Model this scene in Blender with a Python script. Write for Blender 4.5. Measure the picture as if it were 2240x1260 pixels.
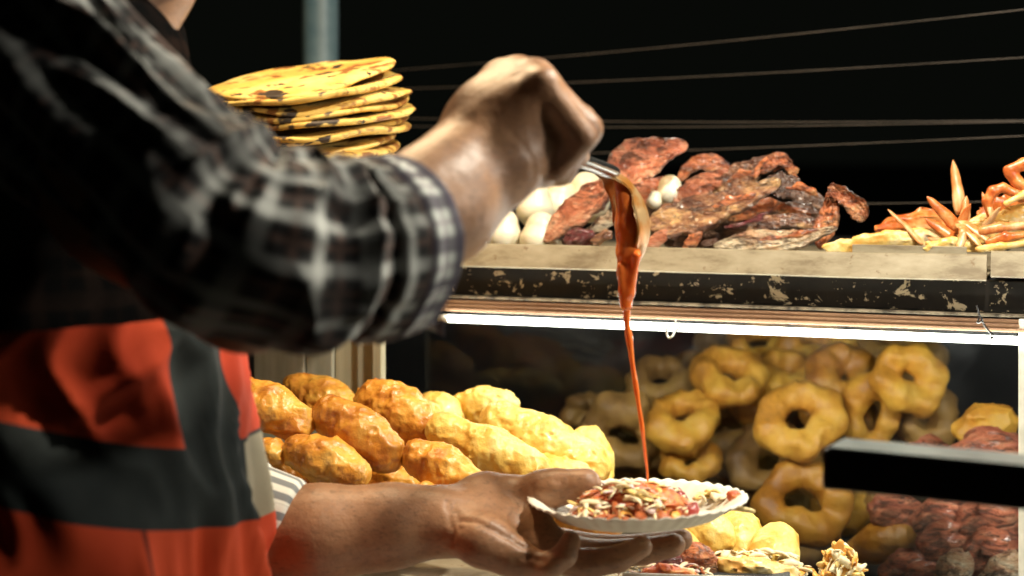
import bpy, bmesh, math, random
import numpy as np
from mathutils import Vector, Matrix

for _o in list(bpy.data.objects):
    bpy.data.objects.remove(_o)
scene = bpy.context.scene
col = scene.collection
random.seed(11)
RNG = np.random.default_rng(7)
EYE_Z = 1.5
FPX = 3600.0          # focal length in pixels of the 2240 px wide photograph
HOR = 300.0           # row of the horizon

# ------------------------------------------------------------------ camera
cam_d = bpy.data.cameras.new('camera')
cam_d.sensor_width = 36.0
cam_d.lens = FPX / 2240 * 36
cam_d.shift_y = -(630 - HOR) / 2240
cam_d.clip_start = 0.05
cam_d.clip_end = 300
cam_d.dof.use_dof = True
cam_d.dof.focus_distance = 1.53
cam_d.dof.aperture_fstop = 4.0
cam = bpy.data.objects.new('camera', cam_d)
cam.location = (0, 0, EYE_Z)
cam.rotation_euler = (math.pi / 2, 0, 0)
col.objects.link(cam)
scene.camera = cam

# ------------------------------------------------------------------ night sky
world = bpy.data.worlds.new('World')
scene.world = world
world.use_nodes = True
wn = world.node_tree
bg = wn.nodes['Background']
sky = wn.nodes.new('ShaderNodeTexSky')
sky.sky_type = 'NISHITA'
sky.sun_disc = False
sky.sun_elevation = math.radians(-9)
sky.sun_rotation = math.radians(200)
glow = wn.nodes.new('ShaderNodeMix'); glow.data_type = 'RGBA'; glow.blend_type = 'ADD'; glow.inputs[0].default_value = 1.0
wn.links.new(sky.outputs[0], glow.inputs[6]); glow.inputs[7].default_value = (0.040, 0.046, 0.034, 1)      # faint even night glow
wn.links.new(glow.outputs[2], bg.inputs['Color'])
bg.inputs['Strength'].default_value = 0.06

scene.view_settings.view_transform = 'Standard'
scene.view_settings.look = 'None'
scene.view_settings.exposure = 0.0
scene.view_settings.gamma = 1.0
scene.view_settings.use_curve_mapping = False
scene.cycles.use_denoising = True
scene.cycles.use_adaptive_sampling = False
scene.cycles.max_bounces = 5
scene.cycles.diffuse_bounces = 3
scene.cycles.glossy_bounces = 3
scene.cycles.transparent_max_bounces = 8
scene.cycles.caustics_reflective = False
scene.cycles.caustics_refractive = False
scene.cycles.sample_clamp_indirect = 2.0
scene.cycles.sample_clamp_direct = 8.0

TUBE_POWER = 96.0
COOL_LAMP = 50.0
WARM_LAMP = 20.0
SIDE_LAMP = 21.0

# ------------------------------------------------------------------ helpers: space
def P(px, py, Y):
    return np.array([(px - 1120) / FPX * Y, Y, EYE_Z - (py - HOR) / FPX * Y])
def R(px, Y):
    return px * Y / FPX
SO = np.array([-0.07, 1.8]); SD = np.array([0.57, -0.2]); SD = SD / np.linalg.norm(SD)
SV = np.array([-SD[1], SD[0]])
def S(t, v, z):                       # stall frame: along the counter, away from the customer side, height from the eye
    q = SO + SD * t + SV * v
    return np.array([q[0], q[1], EYE_Z + z])
def onY(px, v):                       # depth at which a column of the picture meets the stall plane v
    a = (px - 1120) / FPX
    return (SO @ SV + v) / (a * SV[0] + SV[1])
def tt(px, v):
    Y = onY(px, v); q = np.array([(px - 1120) / FPX * Y, Y])
    return float((q - SO) @ SD)
def PV(px, py, v):
    return P(px, py, onY(px, v))

# ------------------------------------------------------------------ helpers: noise and surfaces
LAT = (RNG.random((32, 32, 32)) * 2 - 1).astype(np.float32)
def noise(p):
    p = np.asarray(p, dtype=np.float32)
    i = np.floor(p).astype(np.int32); f = p - i; f = f * f * (3 - 2 * f)
    x0, y0, z0 = i[..., 0] & 31, i[..., 1] & 31, i[..., 2] & 31
    x1, y1, z1 = (x0 + 1) & 31, (y0 + 1) & 31, (z0 + 1) & 31
    fx, fy, fz = f[..., 0], f[..., 1], f[..., 2]
    c00 = LAT[x0, y0, z0] * (1 - fx) + LAT[x1, y0, z0] * fx
    c10 = LAT[x0, y1, z0] * (1 - fx) + LAT[x1, y1, z0] * fx
    c01 = LAT[x0, y0, z1] * (1 - fx) + LAT[x1, y0, z1] * fx
    c11 = LAT[x0, y1, z1] * (1 - fx) + LAT[x1, y1, z1] * fx
    return (c00 * (1 - fy) + c10 * fy) * (1 - fz) + (c01 * (1 - fy) + c11 * fy) * fz
def fbm(p, o=3):
    r, a = 0, 1.0
    for k in range(o):
        r = r + a * noise(p + 7.3 * k); p = p * 2.07; a *= 0.5
    return r

def cone_d(p, a, b, ra, rb):
    ba = b - a; pa = p - a
    t = np.clip((pa @ ba) / (ba @ ba + 1e-12), 0, 1)
    q = pa - t[..., None] * ba
    return np.sqrt((q * q).sum(-1)) - (ra + (rb - ra) * t)

def sdf_mesh(prims, h, disp=None, amp=0.0, carve=(), B=12):
    """prims: (a, b, ra, rb, k) round cones blended with radius k; returns verts, quads"""
    pr = [(np.asarray(a, np.float32), np.asarray(b, np.float32), float(ra), float(rb), float(k)) for a, b, ra, rb, k in prims]
    lo = np.min([np.minimum(a - ra, b - rb) for a, b, ra, rb, k in pr], 0) - amp - 3 * h
    hi = np.max([np.maximum(a + ra, b + rb) for a, b, ra, rb, k in pr], 0) + amp + 3 * h
    n = np.ceil((hi - lo) / h).astype(int) + 1
    n = ((n + B - 1) // B) * B
    D = np.ones(n + 1, np.float32)
    Rb = B * h * 0.87
    g = np.arange(B + 1, dtype=np.float32) * h
    G = np.stack(np.meshgrid(g, g, g, indexing='ij'), -1)
    cs = np.stack(np.meshgrid(*[np.arange(n[i] // B) for i in range(3)], indexing='ij'), -1).reshape(-1, 3)
    cen = lo + (cs + 0.5) * B * h
    dist = np.stack([cone_d(cen.astype(np.float32), a, b, ra, rb) for a, b, ra, rb, k in pr], 1)
    kmax = max(k for *_, k in pr)
    for bi in range(len(cs)):
        near = np.nonzero(dist[bi] < Rb + kmax + amp + h)[0]
        if len(near) == 0:
            continue
        sl = tuple(slice(c * B, c * B + B + 1) for c in cs[bi])
        if dist[bi].min() < -(Rb + amp + h) - 0.004 and (not len(carve) or len(carve) > 4):
            D[sl] = -1; continue
        p = (lo + cs[bi] * B * h).astype(np.float32) + G
        d = None
        for j in near:
            a, b, ra, rb, k = pr[j]
            e = cone_d(p, a, b, ra, rb)
            if d is None: d = e
            else:
                kk = max(k, 1e-5)
                hh = np.clip(0.5 + 0.5 * (d - e) / kk, 0, 1)
                d = d * (1 - hh) + e * hh - kk * hh * (1 - hh)
        for (a, b, ra, rb, k) in carve:
            if np.linalg.norm(cen[bi] - (np.asarray(a) + np.asarray(b)) / 2) > Rb + np.linalg.norm(np.asarray(a) - np.asarray(b)) / 2 + max(ra, rb) + k: continue
            e = -cone_d(p, np.asarray(a, np.float32), np.asarray(b, np.float32), ra, rb)
            hh = np.clip(0.5 - 0.5 * (d - e) / k, 0, 1)
            d = d * (1 - hh) + e * hh + k * hh * (1 - hh)
        if disp is not None: d = d + disp(p)
        D[sl] = d
    return surfnet(D, lo, h)

def surfnet(D, lo, h):
    I = D < 0
    n = np.array(D.shape) - 1
    def c(A, o): return A[o[0]:o[0] + n[0], o[1]:o[1] + n[1], o[2]:o[2] + n[2]]
    cnt = np.zeros(n, np.uint8)
    offs = [(x, y, z) for x in (0, 1) for y in (0, 1) for z in (0, 1)]
    for o in offs: cnt += c(I, o)
    act = (cnt > 0) & (cnt < 8)
    ix = np.argwhere(act)
    idm = np.full(n, -1, np.int32); idm[act] = np.arange(len(ix))
    acc = np.zeros((len(ix), 3), np.float64); num = np.zeros(len(ix))
    for o in offs:
        for ax in range(3):
            if o[ax]: continue
            o2 = list(o); o2[ax] = 1
            d0 = D[ix[:, 0] + o[0], ix[:, 1] + o[1], ix[:, 2] + o[2]]
            d1 = D[ix[:, 0] + o2[0], ix[:, 1] + o2[1], ix[:, 2] + o2[2]]
            m = (d0 < 0) != (d1 < 0)
            t = np.where(m, d0 / np.where(m, d0 - d1, 1), 0)
            pos = np.tile(np.array(o, float), (len(ix), 1)); pos[:, ax] += t
            acc[m] += pos[m]; num += m
    v = lo + (ix + acc / num[:, None]) * h
    F = []
    for ax in range(3):
        u, w = (ax + 1) % 3, (ax + 2) % 3
        s0 = [slice(1, None)] * 3; s0[ax] = slice(0, n[ax])
        s1 = list(s0); s1[ax] = slice(1, n[ax] + 1)
        a, b = I[tuple(s0)], I[tuple(s1)]
        e = np.argwhere(a != b)
        if not len(e): continue
        base = e.copy(); base[:, u] += 1; base[:, w] += 1
        inside = a[tuple(e.T)]
        ok = (base[:, u] < n[u]) & (base[:, w] < n[w])
        base, inside = base[ok], inside[ok]
        q = []
        for du, dw in ((1, 1), (0, 1), (0, 0), (1, 0)):
            cc = base.copy(); cc[:, u] -= du; cc[:, w] -= dw
            q.append(idm[cc[:, 0], cc[:, 1], cc[:, 2]])
        q = np.stack(q, 1)
        q[~inside] = q[~inside][:, ::-1]
        F.append(q)
    F = np.concatenate(F); F = F[(F >= 0).all(1)]
    return v, F

# ------------------------------------------------------------------ helpers: objects
WL = {}
def raw_mesh(name, v, f, smooth=True, uv=None):
    me = bpy.data.meshes.new(name)
    if isinstance(f, np.ndarray):
        v = np.asarray(v, np.float32); k = f.shape[1]
        me.vertices.add(len(v)); me.vertices.foreach_set('co', v.ravel())
        me.loops.add(f.size); me.loops.foreach_set('vertex_index', f.astype(np.int32).ravel())
        me.polygons.add(len(f))
        me.polygons.foreach_set('loop_start', np.arange(0, f.size, k, dtype=np.int32))
        me.polygons.foreach_set('loop_total', np.full(len(f), k, np.int32))
        me.update(calc_edges=True)
    else:
        me.from_pydata([tuple(x) for x in v], [], f)
    if uv is not None:
        l = me.uv_layers.new(name='UVMap')
        li = np.empty(len(me.loops), np.int32); me.loops.foreach_get('vertex_index', li)
        l.data.foreach_set('uv', np.asarray(uv, np.float32)[li].ravel())
    me.polygons.foreach_set('use_smooth', np.full(len(me.polygons), smooth))
    me.update()
    return me
def mk(name, vf, mat, parent=None, smooth=True, uv=None):
    v, f = vf
    v = np.asarray(v, float); c = (v.min(0) + v.max(0)) / 2
    o = bpy.data.objects.new(name, raw_mesh(name, v - c, f, smooth, uv))
    col.objects.link(o)
    o.data.materials.append(mat)
    place(o, c, parent)
    return o
def place(o, c, parent):
    if parent is not None:
        o.parent = parent; o.location = Vector(c) - Vector(WL[parent.name])
    else:
        o.location = Vector(c)
    WL[o.name] = tuple(c)
def tag(o, label=None, cat=None, group=None, kind=None):
    if label: o['label'] = label
    if cat: o['category'] = cat
    if group: o['group'] = group
    if kind: o['kind'] = kind
    return o
def thing(name, loc, label, cat, group=None):
    o = bpy.data.objects.new(name, None); o.empty_display_size = 0.02
    col.objects.link(o); o.location = Vector(loc); WL[o.name] = tuple(loc)
    return tag(o, label, cat, group)

def box_vf(cx, sx, axes=None, bevel=0.0):
    bm = bmesh.new(); bmesh.ops.create_cube(bm, size=1.0)
    for w in bm.verts: w.co = Vector((w.co.x * sx[0], w.co.y * sx[1], w.co.z * sx[2]))
    if bevel > 0:
        bmesh.ops.bevel(bm, geom=bm.edges[:], offset=bevel, segments=2, affect='EDGES', profile=0.6)
    bm.verts.index_update()
    A = np.eye(3) if axes is None else np.asarray(axes, float)
    v = [np.asarray(cx) + A.T @ np.array(w.co) for w in bm.verts]
    f = [[w.index for w in q.verts] for q in bm.faces]
    bm.free()
    return np.array(v), f
SAX = np.array([[SD[0], SD[1], 0], [SV[0], SV[1], 0], [0, 0, 1]])
def sbox(t0, t1, v0, v1, z0, z1, bevel=0.001):
    return box_vf(S((t0 + t1) / 2, (v0 + v1) / 2, (z0 + z1) / 2), (t1 - t0, v1 - v0, z1 - z0), SAX, bevel)

def smooth_path(pts, n):
    """Catmull-Rom through rows of pts (any columns)"""
    p = np.asarray(pts, float); p = np.vstack([2 * p[0] - p[1], p, 2 * p[-1] - p[-2]])
    m = len(p) - 3; s = np.linspace(0, m, n); out = []
    for x in s:
        i = min(int(x), m - 1); t = x - i
        a, b, c, d = p[i], p[i + 1], p[i + 2], p[i + 3]
        out.append(0.5 * (2 * b + (c - a) * t + (2 * a - 5 * b + 4 * c - d) * t * t + (3 * b - a - 3 * c + d) * t ** 3))
    return np.array(out)
def frames(C, up):
    T = np.gradient(C, axis=0); T /= np.linalg.norm(T, axis=1)[:, None]
    N = np.zeros_like(T); u = np.asarray(up, float)
    for i in range(len(C)):
        u = u - T[i] * (u @ T[i]); u /= np.linalg.norm(u); N[i] = u
    return T, N, np.cross(T, N)
def grid_faces(n, m, wrap=False):
    i, j = np.meshgrid(np.arange(n - 1), np.arange(m if wrap else m - 1), indexing='ij')
    i, j = i.ravel(), j.ravel(); k = (j + 1) % m
    return np.stack([i * m + j, i * m + k, (i + 1) * m + k, (i + 1) * m + j], 1)
def tube_vf(C, rad, seg=10, up=(0, 0, 1), caps=True, sq=(1, 1)):
    C = np.asarray(C, float); T, N, Bn = frames(C, up)
    th = np.linspace(0, 2 * math.pi, seg, endpoint=False)
    rad = np.broadcast_to(np.asarray(rad, float), (len(C),))
    v = C[:, None] + rad[:, None, None] * (np.cos(th)[None, :, None] * N[:, None] * sq[0] + np.sin(th)[None, :, None] * Bn[:, None] * sq[1])
    f = [list(map(int, q)) for q in grid_faces(len(C), seg, True)]
    v = v.reshape(-1, 3)
    if caps:
        f.append(list(range(seg))[::-1]); f.append([(len(C) - 1) * seg + k for k in range(seg)])
    return v, f
def join_vf(*vfs):
    V, Fs, o = [], [], 0
    for v, f in vfs:
        V.append(np.asarray(v)); Fs += [[int(i) + o for i in q] for q in f]; o += len(v)
    return np.vstack(V), Fs

# ------------------------------------------------------------------ helpers: materials
class NT:
    def __init__(s, name):
        s.m = bpy.data.materials.new(name); s.m.use_nodes = True
        s.t = s.m.node_tree; s.b = s.t.nodes['Principled BSDF']; s.out = s.t.nodes['Material Output']
        s.tc = None
    def n(s, t, **kw):
        x = s.t.nodes.new(t)
        for k, w in kw.items(): setattr(x, k, w)
        return x
    def link(s, a, b): s.t.links.new(a, b)
    def coord(s, which='Object'):
        if s.tc is None: s.tc = s.n('ShaderNodeTexCoord')
        return s.tc.outputs[which]
    def val(s, sock, x):
        if hasattr(x, 'is_output'): s.link(x, sock)
        else: sock.default_value = x
    def math(s, op, a, b=0.0, c=0.0):
        x = s.n('ShaderNodeMath', operation=op)
        for k, w in enumerate((a, b, c)): s.val(x.inputs[k], w)
        return x.outputs[0]
    def noise(s, scale, detail=4, rough=0.55, stretch=None, dist=0.0, which='Object', off=(0, 0, 0), rot=0.0):
        x = s.n('ShaderNodeTexNoise'); x.inputs['Scale'].default_value = scale
        x.inputs['Detail'].default_value = detail; x.inputs['Roughness'].default_value = rough
        x.inputs['Distortion'].default_value = dist
        mp = s.n('ShaderNodeMapping'); s.link(s.coord(which), mp.inputs[0])
        if stretch: mp.inputs['Scale'].default_value = stretch
        mp.inputs['Location'].default_value = off; mp.inputs['Rotation'].default_value = (0, rot, 0)
        s.link(mp.outputs[0], x.inputs['Vector'])
        return x.outputs['Fac']
    def ramp(s, fac, stops, interp='LINEAR'):
        r = s.n('ShaderNodeValToRGB'); r.color_ramp.interpolation = interp
        e = r.color_ramp.elements
        while len(e) < len(stops): e.new(0.5)
        for k, (p, c) in enumerate(stops):
            e[k].position = p; e[k].color = (*c, 1) if len(c) == 3 else c
        s.val(r.inputs[0], fac)
        return r.outputs[0]
    def step(s, x, lo, hi):
        r = s.n('ShaderNodeMapRange', interpolation_type='SMOOTHSTEP')
        s.val(r.inputs[0], x); r.inputs[1].default_value = lo; r.inputs[2].default_value = hi
        return r.outputs[0]
    def mix(s, fac, a, b, mode='MIX'):
        x = s.n('ShaderNodeMix', data_type='RGBA', blend_type=mode)
        s.val(x.inputs[0], fac)
        for k, w in ((6, a), (7, b)):
            if hasattr(w, 'is_output'): s.link(w, x.inputs[k])
            else: x.inputs[k].default_value = (*w, 1)
        return x.outputs[2]
    def bump(s, hgt, strength=0.4, dist=0.002, prev=None):
        x = s.n('ShaderNodeBump'); x.inputs['Strength'].default_value = strength; x.inputs['Distance'].default_value = dist
        s.link(hgt, x.inputs['Height'])
        if prev is not None: s.link(prev, x.inputs['Normal'])
        s.link(x.outputs[0], s.b.inputs['Normal'])
        return x.outputs[0]
    def base(s, c): s.val(s.b.inputs['Base Color'], c if hasattr(c, 'is_output') else (*c, 1)); return s
    def set(s, **kw):
        for k, w in kw.items(): s.val(s.b.inputs[k.replace('_', ' ')], w)
        return s

def lumpy(name, stops, scale=40, rough=0.5, bump=0.4, bdist=0.002, bscale=180, detail=5, sss=0.0, metal=0.0, coat=0.0, stretch=None, dist=0.0, vary=False):
    m = NT(name)
    c = m.ramp(m.noise(scale, detail, 0.6, stretch, dist), [(0.5 + (p - 0.5) * 0.62, c_) for p, c_ in stops])
    if vary:
        oi = m.n('ShaderNodeObjectInfo')
        c = m.mix(1.0, c, m.ramp(oi.outputs['Random'], [(0.0, (0.62, 0.50, 0.38)), (0.35, (1.0, 0.93, 0.85)), (0.7, (0.88, 0.80, 0.66)), (1.0, (1.08, 1.04, 0.95))]), 'MULTIPLY')
        c = m.mix(m.math('MULTIPLY', m.step(m.noise(scale * 0.45, 3, 0.5, off=(2, 6, 4)), 0.50, 0.66), 0.6), c, (0.24, 0.095, 0.018))
    m.base(c)
    m.set(Roughness=rough, Metallic=metal)
    if bump: m.bump(m.noise(bscale, 4, 0.6, stretch), bump, bdist)
    if sss:
        m.set(Subsurface_Weight=sss); m.b.inputs['Subsurface Radius'].default_value = (0.006, 0.003, 0.0015)
        m.b.inputs['Subsurface Scale'].default_value = 1.0
    if coat: m.set(Coat_Weight=coat, Coat_Roughness=0.15)
    return m.m

# ------------------------------------------------------------------ materials
M = {}
M['asphalt'] = lumpy('asphalt', [(0.3, (0.03, 0.03, 0.03)), (0.7, (0.07, 0.07, 0.065))], 6, 0.9, 0.5, 0.01, 90)
M['dark_panel'] = lumpy('dark_panel', [(0.35, (0.008, 0.008, 0.009)), (0.7, (0.02, 0.02, 0.021))], 9, 0.7, 0.1, 0.001, 60)
M['tray_metal'] = None
m = NT('tray_metal')
c = m.ramp(m.noise(14, 6, 0.65, (1, 1, 3)), [(0.38, (0.17, 0.13, 0.08)), (0.5, (0.28, 0.235, 0.155)), (0.65, (0.36, 0.31, 0.22))])
c = m.mix(m.step(m.noise(70, 4, 0.7), 0.62, 0.72), c, (0.16, 0.10, 0.05))
m.base(c); m.set(Roughness=0.55, Metallic=0.15); m.bump(m.noise(55, 3), 0.15, 0.001); M['tray_metal'] = m.m
m = NT('chipped_frame')
flake = m.step(m.noise(48, 6, 0.66, (1, 1, 1.2), 0.6), 0.59, 0.615)
fleck = m.step(m.noise(170, 3, 0.6), 0.67, 0.70)
c = m.ramp(m.noise(40, 4), [(0.3, (0.004, 0.0035, 0.003)), (0.75, (0.014, 0.011, 0.008))])
c = m.mix(m.math('MAXIMUM', flake, m.math('MULTIPLY', fleck, 0.7)), c, (0.5, 0.41, 0.27))
m.base(c); m.set(Roughness=0.6, Specular_IOR_Level=0.25); m.bump(flake, 0.5, 0.001); M['chipped_frame'] = m.m
M['frame_edge'] = lumpy('frame_edge', [(0.35, (0.05, 0.04, 0.03)), (0.7, (0.34, 0.28, 0.2))], 60, 0.4, 0.2, 0.001, 120, metal=0.3)
M['wood_batten'] = lumpy('wood_batten', [(0.3, (0.13, 0.065, 0.035)), (0.7, (0.26, 0.15, 0.085))], 30, 0.5, 0.2, 0.001, 60, stretch=(0.3, 0.3, 6))
m = NT('glow_tube'); m.base((0.9, 1.0, 0.93)); m.set(Emission_Color=(0.97, 1.0, 0.90, 1), Emission_Strength=TUBE_POWER); M['tube'] = m.m
m = NT('tube_cap'); m.base((0.75, 0.75, 0.7)); m.set(Roughness=0.4, Metallic=0.6); M['tube_cap'] = m.m
M['white_paint'] = lumpy('white_paint', [(0.3, (0.6, 0.6, 0.52)), (0.7, (0.78, 0.77, 0.68))], 25, 0.45, 0.1, 0.0005, 120)
M['white_wire'] = lumpy('white_wire', [(0.3, (0.7, 0.72, 0.68)), (0.7, (0.82, 0.84, 0.8))], 25, 0.4, 0)
M['planks'] = [lumpy('plank_%s' % 'abc'[k], [(0.3, a), (0.7, b)], 18, 0.7, 0.3, 0.001, 70, stretch=(3, 3, 0.3))
               for k, (a, b) in enumerate((((0.30, 0.29, 0.21), (0.42, 0.40, 0.31)), ((0.44, 0.40, 0.26), (0.58, 0.53, 0.37)), ((0.34, 0.31, 0.22), (0.48, 0.44, 0.31))))]
M['pipe'] = lumpy('grey_blue_pipe', [(0.3, (0.06, 0.11, 0.14)), (0.7, (0.11, 0.17, 0.20))], 12, 0.45, 0.1, 0.001, 40)
M['wire'] = lumpy('wire_metal', [(0.3, (0.03, 0.026, 0.022)), (0.7, (0.085, 0.07, 0.06))], 8, 0.5, 0)
M['black_bar'] = lumpy('black_bar', [(0.3, (0.004, 0.004, 0.005)), (0.7, (0.012, 0.012, 0.013))], 30, 0.28, 0.1, 0.0005, 200, coat=0.2)
M['bar_top'] = lumpy('bar_lit_top', [(0.3, (0.07, 0.085, 0.083)), (0.7, (0.13, 0.15, 0.145))], 30, 0.35, 0.1, 0.0005, 200)  # paler colour painted for the light falling on the black bar's top
M['counter_steel'] = lumpy('counter_steel', [(0.3, (0.40, 0.38, 0.33)), (0.7, (0.55, 0.52, 0.46))], 9, 0.4, 0.1, 0.001, 60, metal=0.3)
# skin: warm brown with pores, veins and fine dark hair
def skin(name, lo_c, hi_c, hair):
    m = NT(name)
    c = m.ramp(m.noise(28, 6, 0.6), [(0.3, lo_c), (0.7, hi_c)])
    c = m.mix(m.math('MULTIPLY', m.step(m.noise(160, 5, 0.7, (1, 1.0, 2.4)), 0.50, 0.68), hair), c, (0.035, 0.02, 0.014))
    m.base(c); m.set(Roughness=0.48)
    m.set(Subsurface_Weight=0.12); m.b.inputs['Subsurface Radius'].default_value = (0.006, 0.0025, 0.0012); m.b.inputs['Subsurface Scale'].default_value = 1.0
    a = m.bump(m.noise(110, 5, 0.65, (1, 1, 1)), 0.35, 0.002)
    v = m.n('ShaderNodeTexVoronoi', feature='DISTANCE_TO_EDGE'); v.inputs['Scale'].default_value = 260
    m.link(m.coord(), v.inputs['Vector'])
    m.bump(v.outputs['Distance'], 0.2, 0.001, a)
    return m.m
M['skin'] = skin('brown_skin', (0.19, 0.090, 0.044), (0.36, 0.188, 0.096), 0.38)
M['hair'] = lumpy('dark_hair', [(0.3, (0.008, 0.006, 0.005)), (0.7, (0.03, 0.022, 0.018))], 80, 0.45, 0.6, 0.003, 120, stretch=(1, 1, 0.2))
# plaid shirt (UV: metres along the sleeve, metres round it)
def plaid(name, dark, pale, brown, p1=0.034, p2=0.040, w=0.011, sa=0.75, sb=0.6, far=None, sheen=0.06, spec=0.2, fade=0.75):
    m = NT(name)
    sp = m.n('ShaderNodeSeparateXYZ'); m.link(m.coord('UV'), sp.inputs[0])
    wob = m.math('MULTIPLY', m.math('SUBTRACT', m.noise(14, 2, which='UV'), 0.5), 0.006)
    u = m.math('ADD', sp.outputs[0], wob); v = m.math('ADD', sp.outputs[1], wob)
    def stripe(x, per, wd, off=0.0):
        t = m.math('PINGPONG', m.math('ADD', x, off + 10 * per), per / 2)
        r = m.n('ShaderNodeMapRange', interpolation_type='SMOOTHSTEP'); m.link(t, r.inputs[0])
        r.inputs[1].default_value = wd / 2 - 0.002; r.inputs[2].default_value = wd / 2 + 0.002
        r.inputs[3].default_value = 1; r.inputs[4].default_value = 0
        return r.outputs[0]
    a, b = stripe(u, p1, w), stripe(v, p2, w)
    thin = m.math('MAXIMUM', stripe(u, p1, 0.003, p1 / 2), stripe(v, p2, 0.003, p2 / 2))
    c = m.mix(thin, dark, brown)
    if far: a = m.math('MULTIPLY', a, m.math('ADD', 0.4, m.math('MULTIPLY', m.step(sp.outputs[0], far[0], far[1]), 0.6)))
    c = m.mix(m.math('MULTIPLY', a, sa), c, pale)
    c = m.mix(m.math('MULTIPLY', b, sb), c, pale)
    c = m.mix(m.math('MULTIPLY', m.step(m.noise(11, 4), 0.42, 0.62), fade), c, dark)
    m.base(c); m.set(Roughness=0.8, Sheen_Weight=sheen, Specular_IOR_Level=spec)
    m.bump(m.noise(700, 2, which='UV'), 0.2, 0.0006)
    return m.m
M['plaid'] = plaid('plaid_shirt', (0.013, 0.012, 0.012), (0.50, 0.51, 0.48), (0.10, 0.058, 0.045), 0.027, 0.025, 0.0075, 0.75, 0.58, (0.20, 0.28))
M['plaid_shaded'] = plaid('plaid_shirt_shaded', (0.004, 0.004, 0.004), (0.016, 0.010, 0.008), (0.009, 0.006, 0.005), sheen=0.0, spec=0.0)  # same shirt on the trunk, the arm's shadow painted in as darker cloth
M['plaid_cuff'] = plaid('plaid_cuff', (0.46, 0.48, 0.45), (0.045, 0.035, 0.055), (0.24, 0.22, 0.23), 0.024, 0.026, 0.010, 0.92, 0.85, fade=0.0)
m = NT('lit_shirt_stripes')  # same shirt, the stronger light on this arm painted as paler stripes
sp = m.n('ShaderNodeSeparateXYZ'); m.link(m.coord('UV'), sp.inputs[0])
t = m.math('PINGPONG', m.math('ADD', sp.outputs[1], 1.0), 0.0105)
c = m.mix(m.step(t, 0.0046, 0.0056), (0.62, 0.62, 0.55), (0.16, 0.17, 0.175))
m.base(c); m.set(Roughness=0.8); m.bump(m.noise(500, 2, which='UV'), 0.2, 0.0006); M['striped'] = m.m
# apron: red cloth with charcoal bands (UV: angle round the body, height)
m = NT('apron_cloth')
sp = m.n('ShaderNodeSeparateXYZ'); m.link(m.coord('UV'), sp.inputs[0])
th, py = sp.outputs[0], sp.outputs[1]
pyb = m.math('SUBTRACT', py, m.math('MULTIPLY', m.math('COSINE', th), 0.145))
band = m.math('MULTIPLY', m.step(pyb, 0.798, 0.802), m.math('SUBTRACT', 1.0, m.step(pyb, 0.963, 0.967)))
vband = m.math('MULTIPLY', m.math('MULTIPLY', m.step(th, 0.17, 0.18), m.math('SUBTRACT', 1.0, m.step(th, 0.60, 0.61))), m.math('SUBTRACT', 1.0, m.step(pyb, 0.81, 0.82)))
red = m.ramp(m.noise(10, 5), [(0.35, (0.42, 0.040, 0.013)), (0.65, (0.56, 0.066, 0.020))])
grey = m.ramp(m.noise(20, 5), [(0.3, (0.014, 0.018, 0.018)), (0.7, (0.028, 0.033, 0.031))])
c = m.mix(m.math('MAXIMUM', band, vband), red, grey)
seam = m.math('MULTIPLY', m.math('SUBTRACT', 1.0, m.step(m.math('ABSOLUTE', m.math('SUBTRACT', th, 0.86)), 0.008, 0.014)), m.step(pyb, 0.963, 0.967))
c = m.mix(m.math('MULTIPLY', seam, 0.85), c, (0.06, 0.008, 0.004))
kh = m.math('MULTIPLY', m.math('MULTIPLY', m.step(py, 0.950, 0.955), m.math('SUBTRACT', 1.0, m.step(py, 1.150, 1.155))), m.math('SUBTRACT', 1.0, m.step(th, 0.14, 0.15)))
c = m.mix(kh, c, (0.30, 0.26, 0.18))
m.base(c); m.set(Roughness=0.8, Specular_IOR_Level=0.15); m.bump(m.noise(420, 3), 0.25, 0.0008); M['apron'] = m.m
# food
M['fritter'] = lumpy('golden_batter', [(0.25, (0.44, 0.15, 0.02)), (0.45, (0.68, 0.31, 0.045)), (0.6, (0.78, 0.43, 0.08)), (0.8, (0.84, 0.56, 0.16))], 32, 0.32, 0.6, 0.003, 130, coat=0.2, vary=True)
M['pale_fritter'] = lumpy('pale_batter', [(0.25, (0.66, 0.32, 0.04)), (0.5, (0.82, 0.56, 0.13)), (0.8, (0.87, 0.70, 0.28))], 30, 0.32, 0.55, 0.003, 120, coat=0.2)
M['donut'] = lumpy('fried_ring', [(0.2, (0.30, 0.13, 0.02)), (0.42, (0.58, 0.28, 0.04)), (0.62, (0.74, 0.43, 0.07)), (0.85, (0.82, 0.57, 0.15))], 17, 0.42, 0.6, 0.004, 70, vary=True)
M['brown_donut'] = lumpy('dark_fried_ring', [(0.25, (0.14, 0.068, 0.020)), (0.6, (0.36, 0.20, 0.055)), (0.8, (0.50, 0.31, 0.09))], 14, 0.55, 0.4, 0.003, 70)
M['egg'] = lumpy('egg_white', [(0.25, (0.66, 0.56, 0.36)), (0.5, (0.80, 0.73, 0.55)), (0.8, (0.84, 0.80, 0.66))], 18, 0.4, 0.1, 0.001, 60, sss=0.15)
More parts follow.
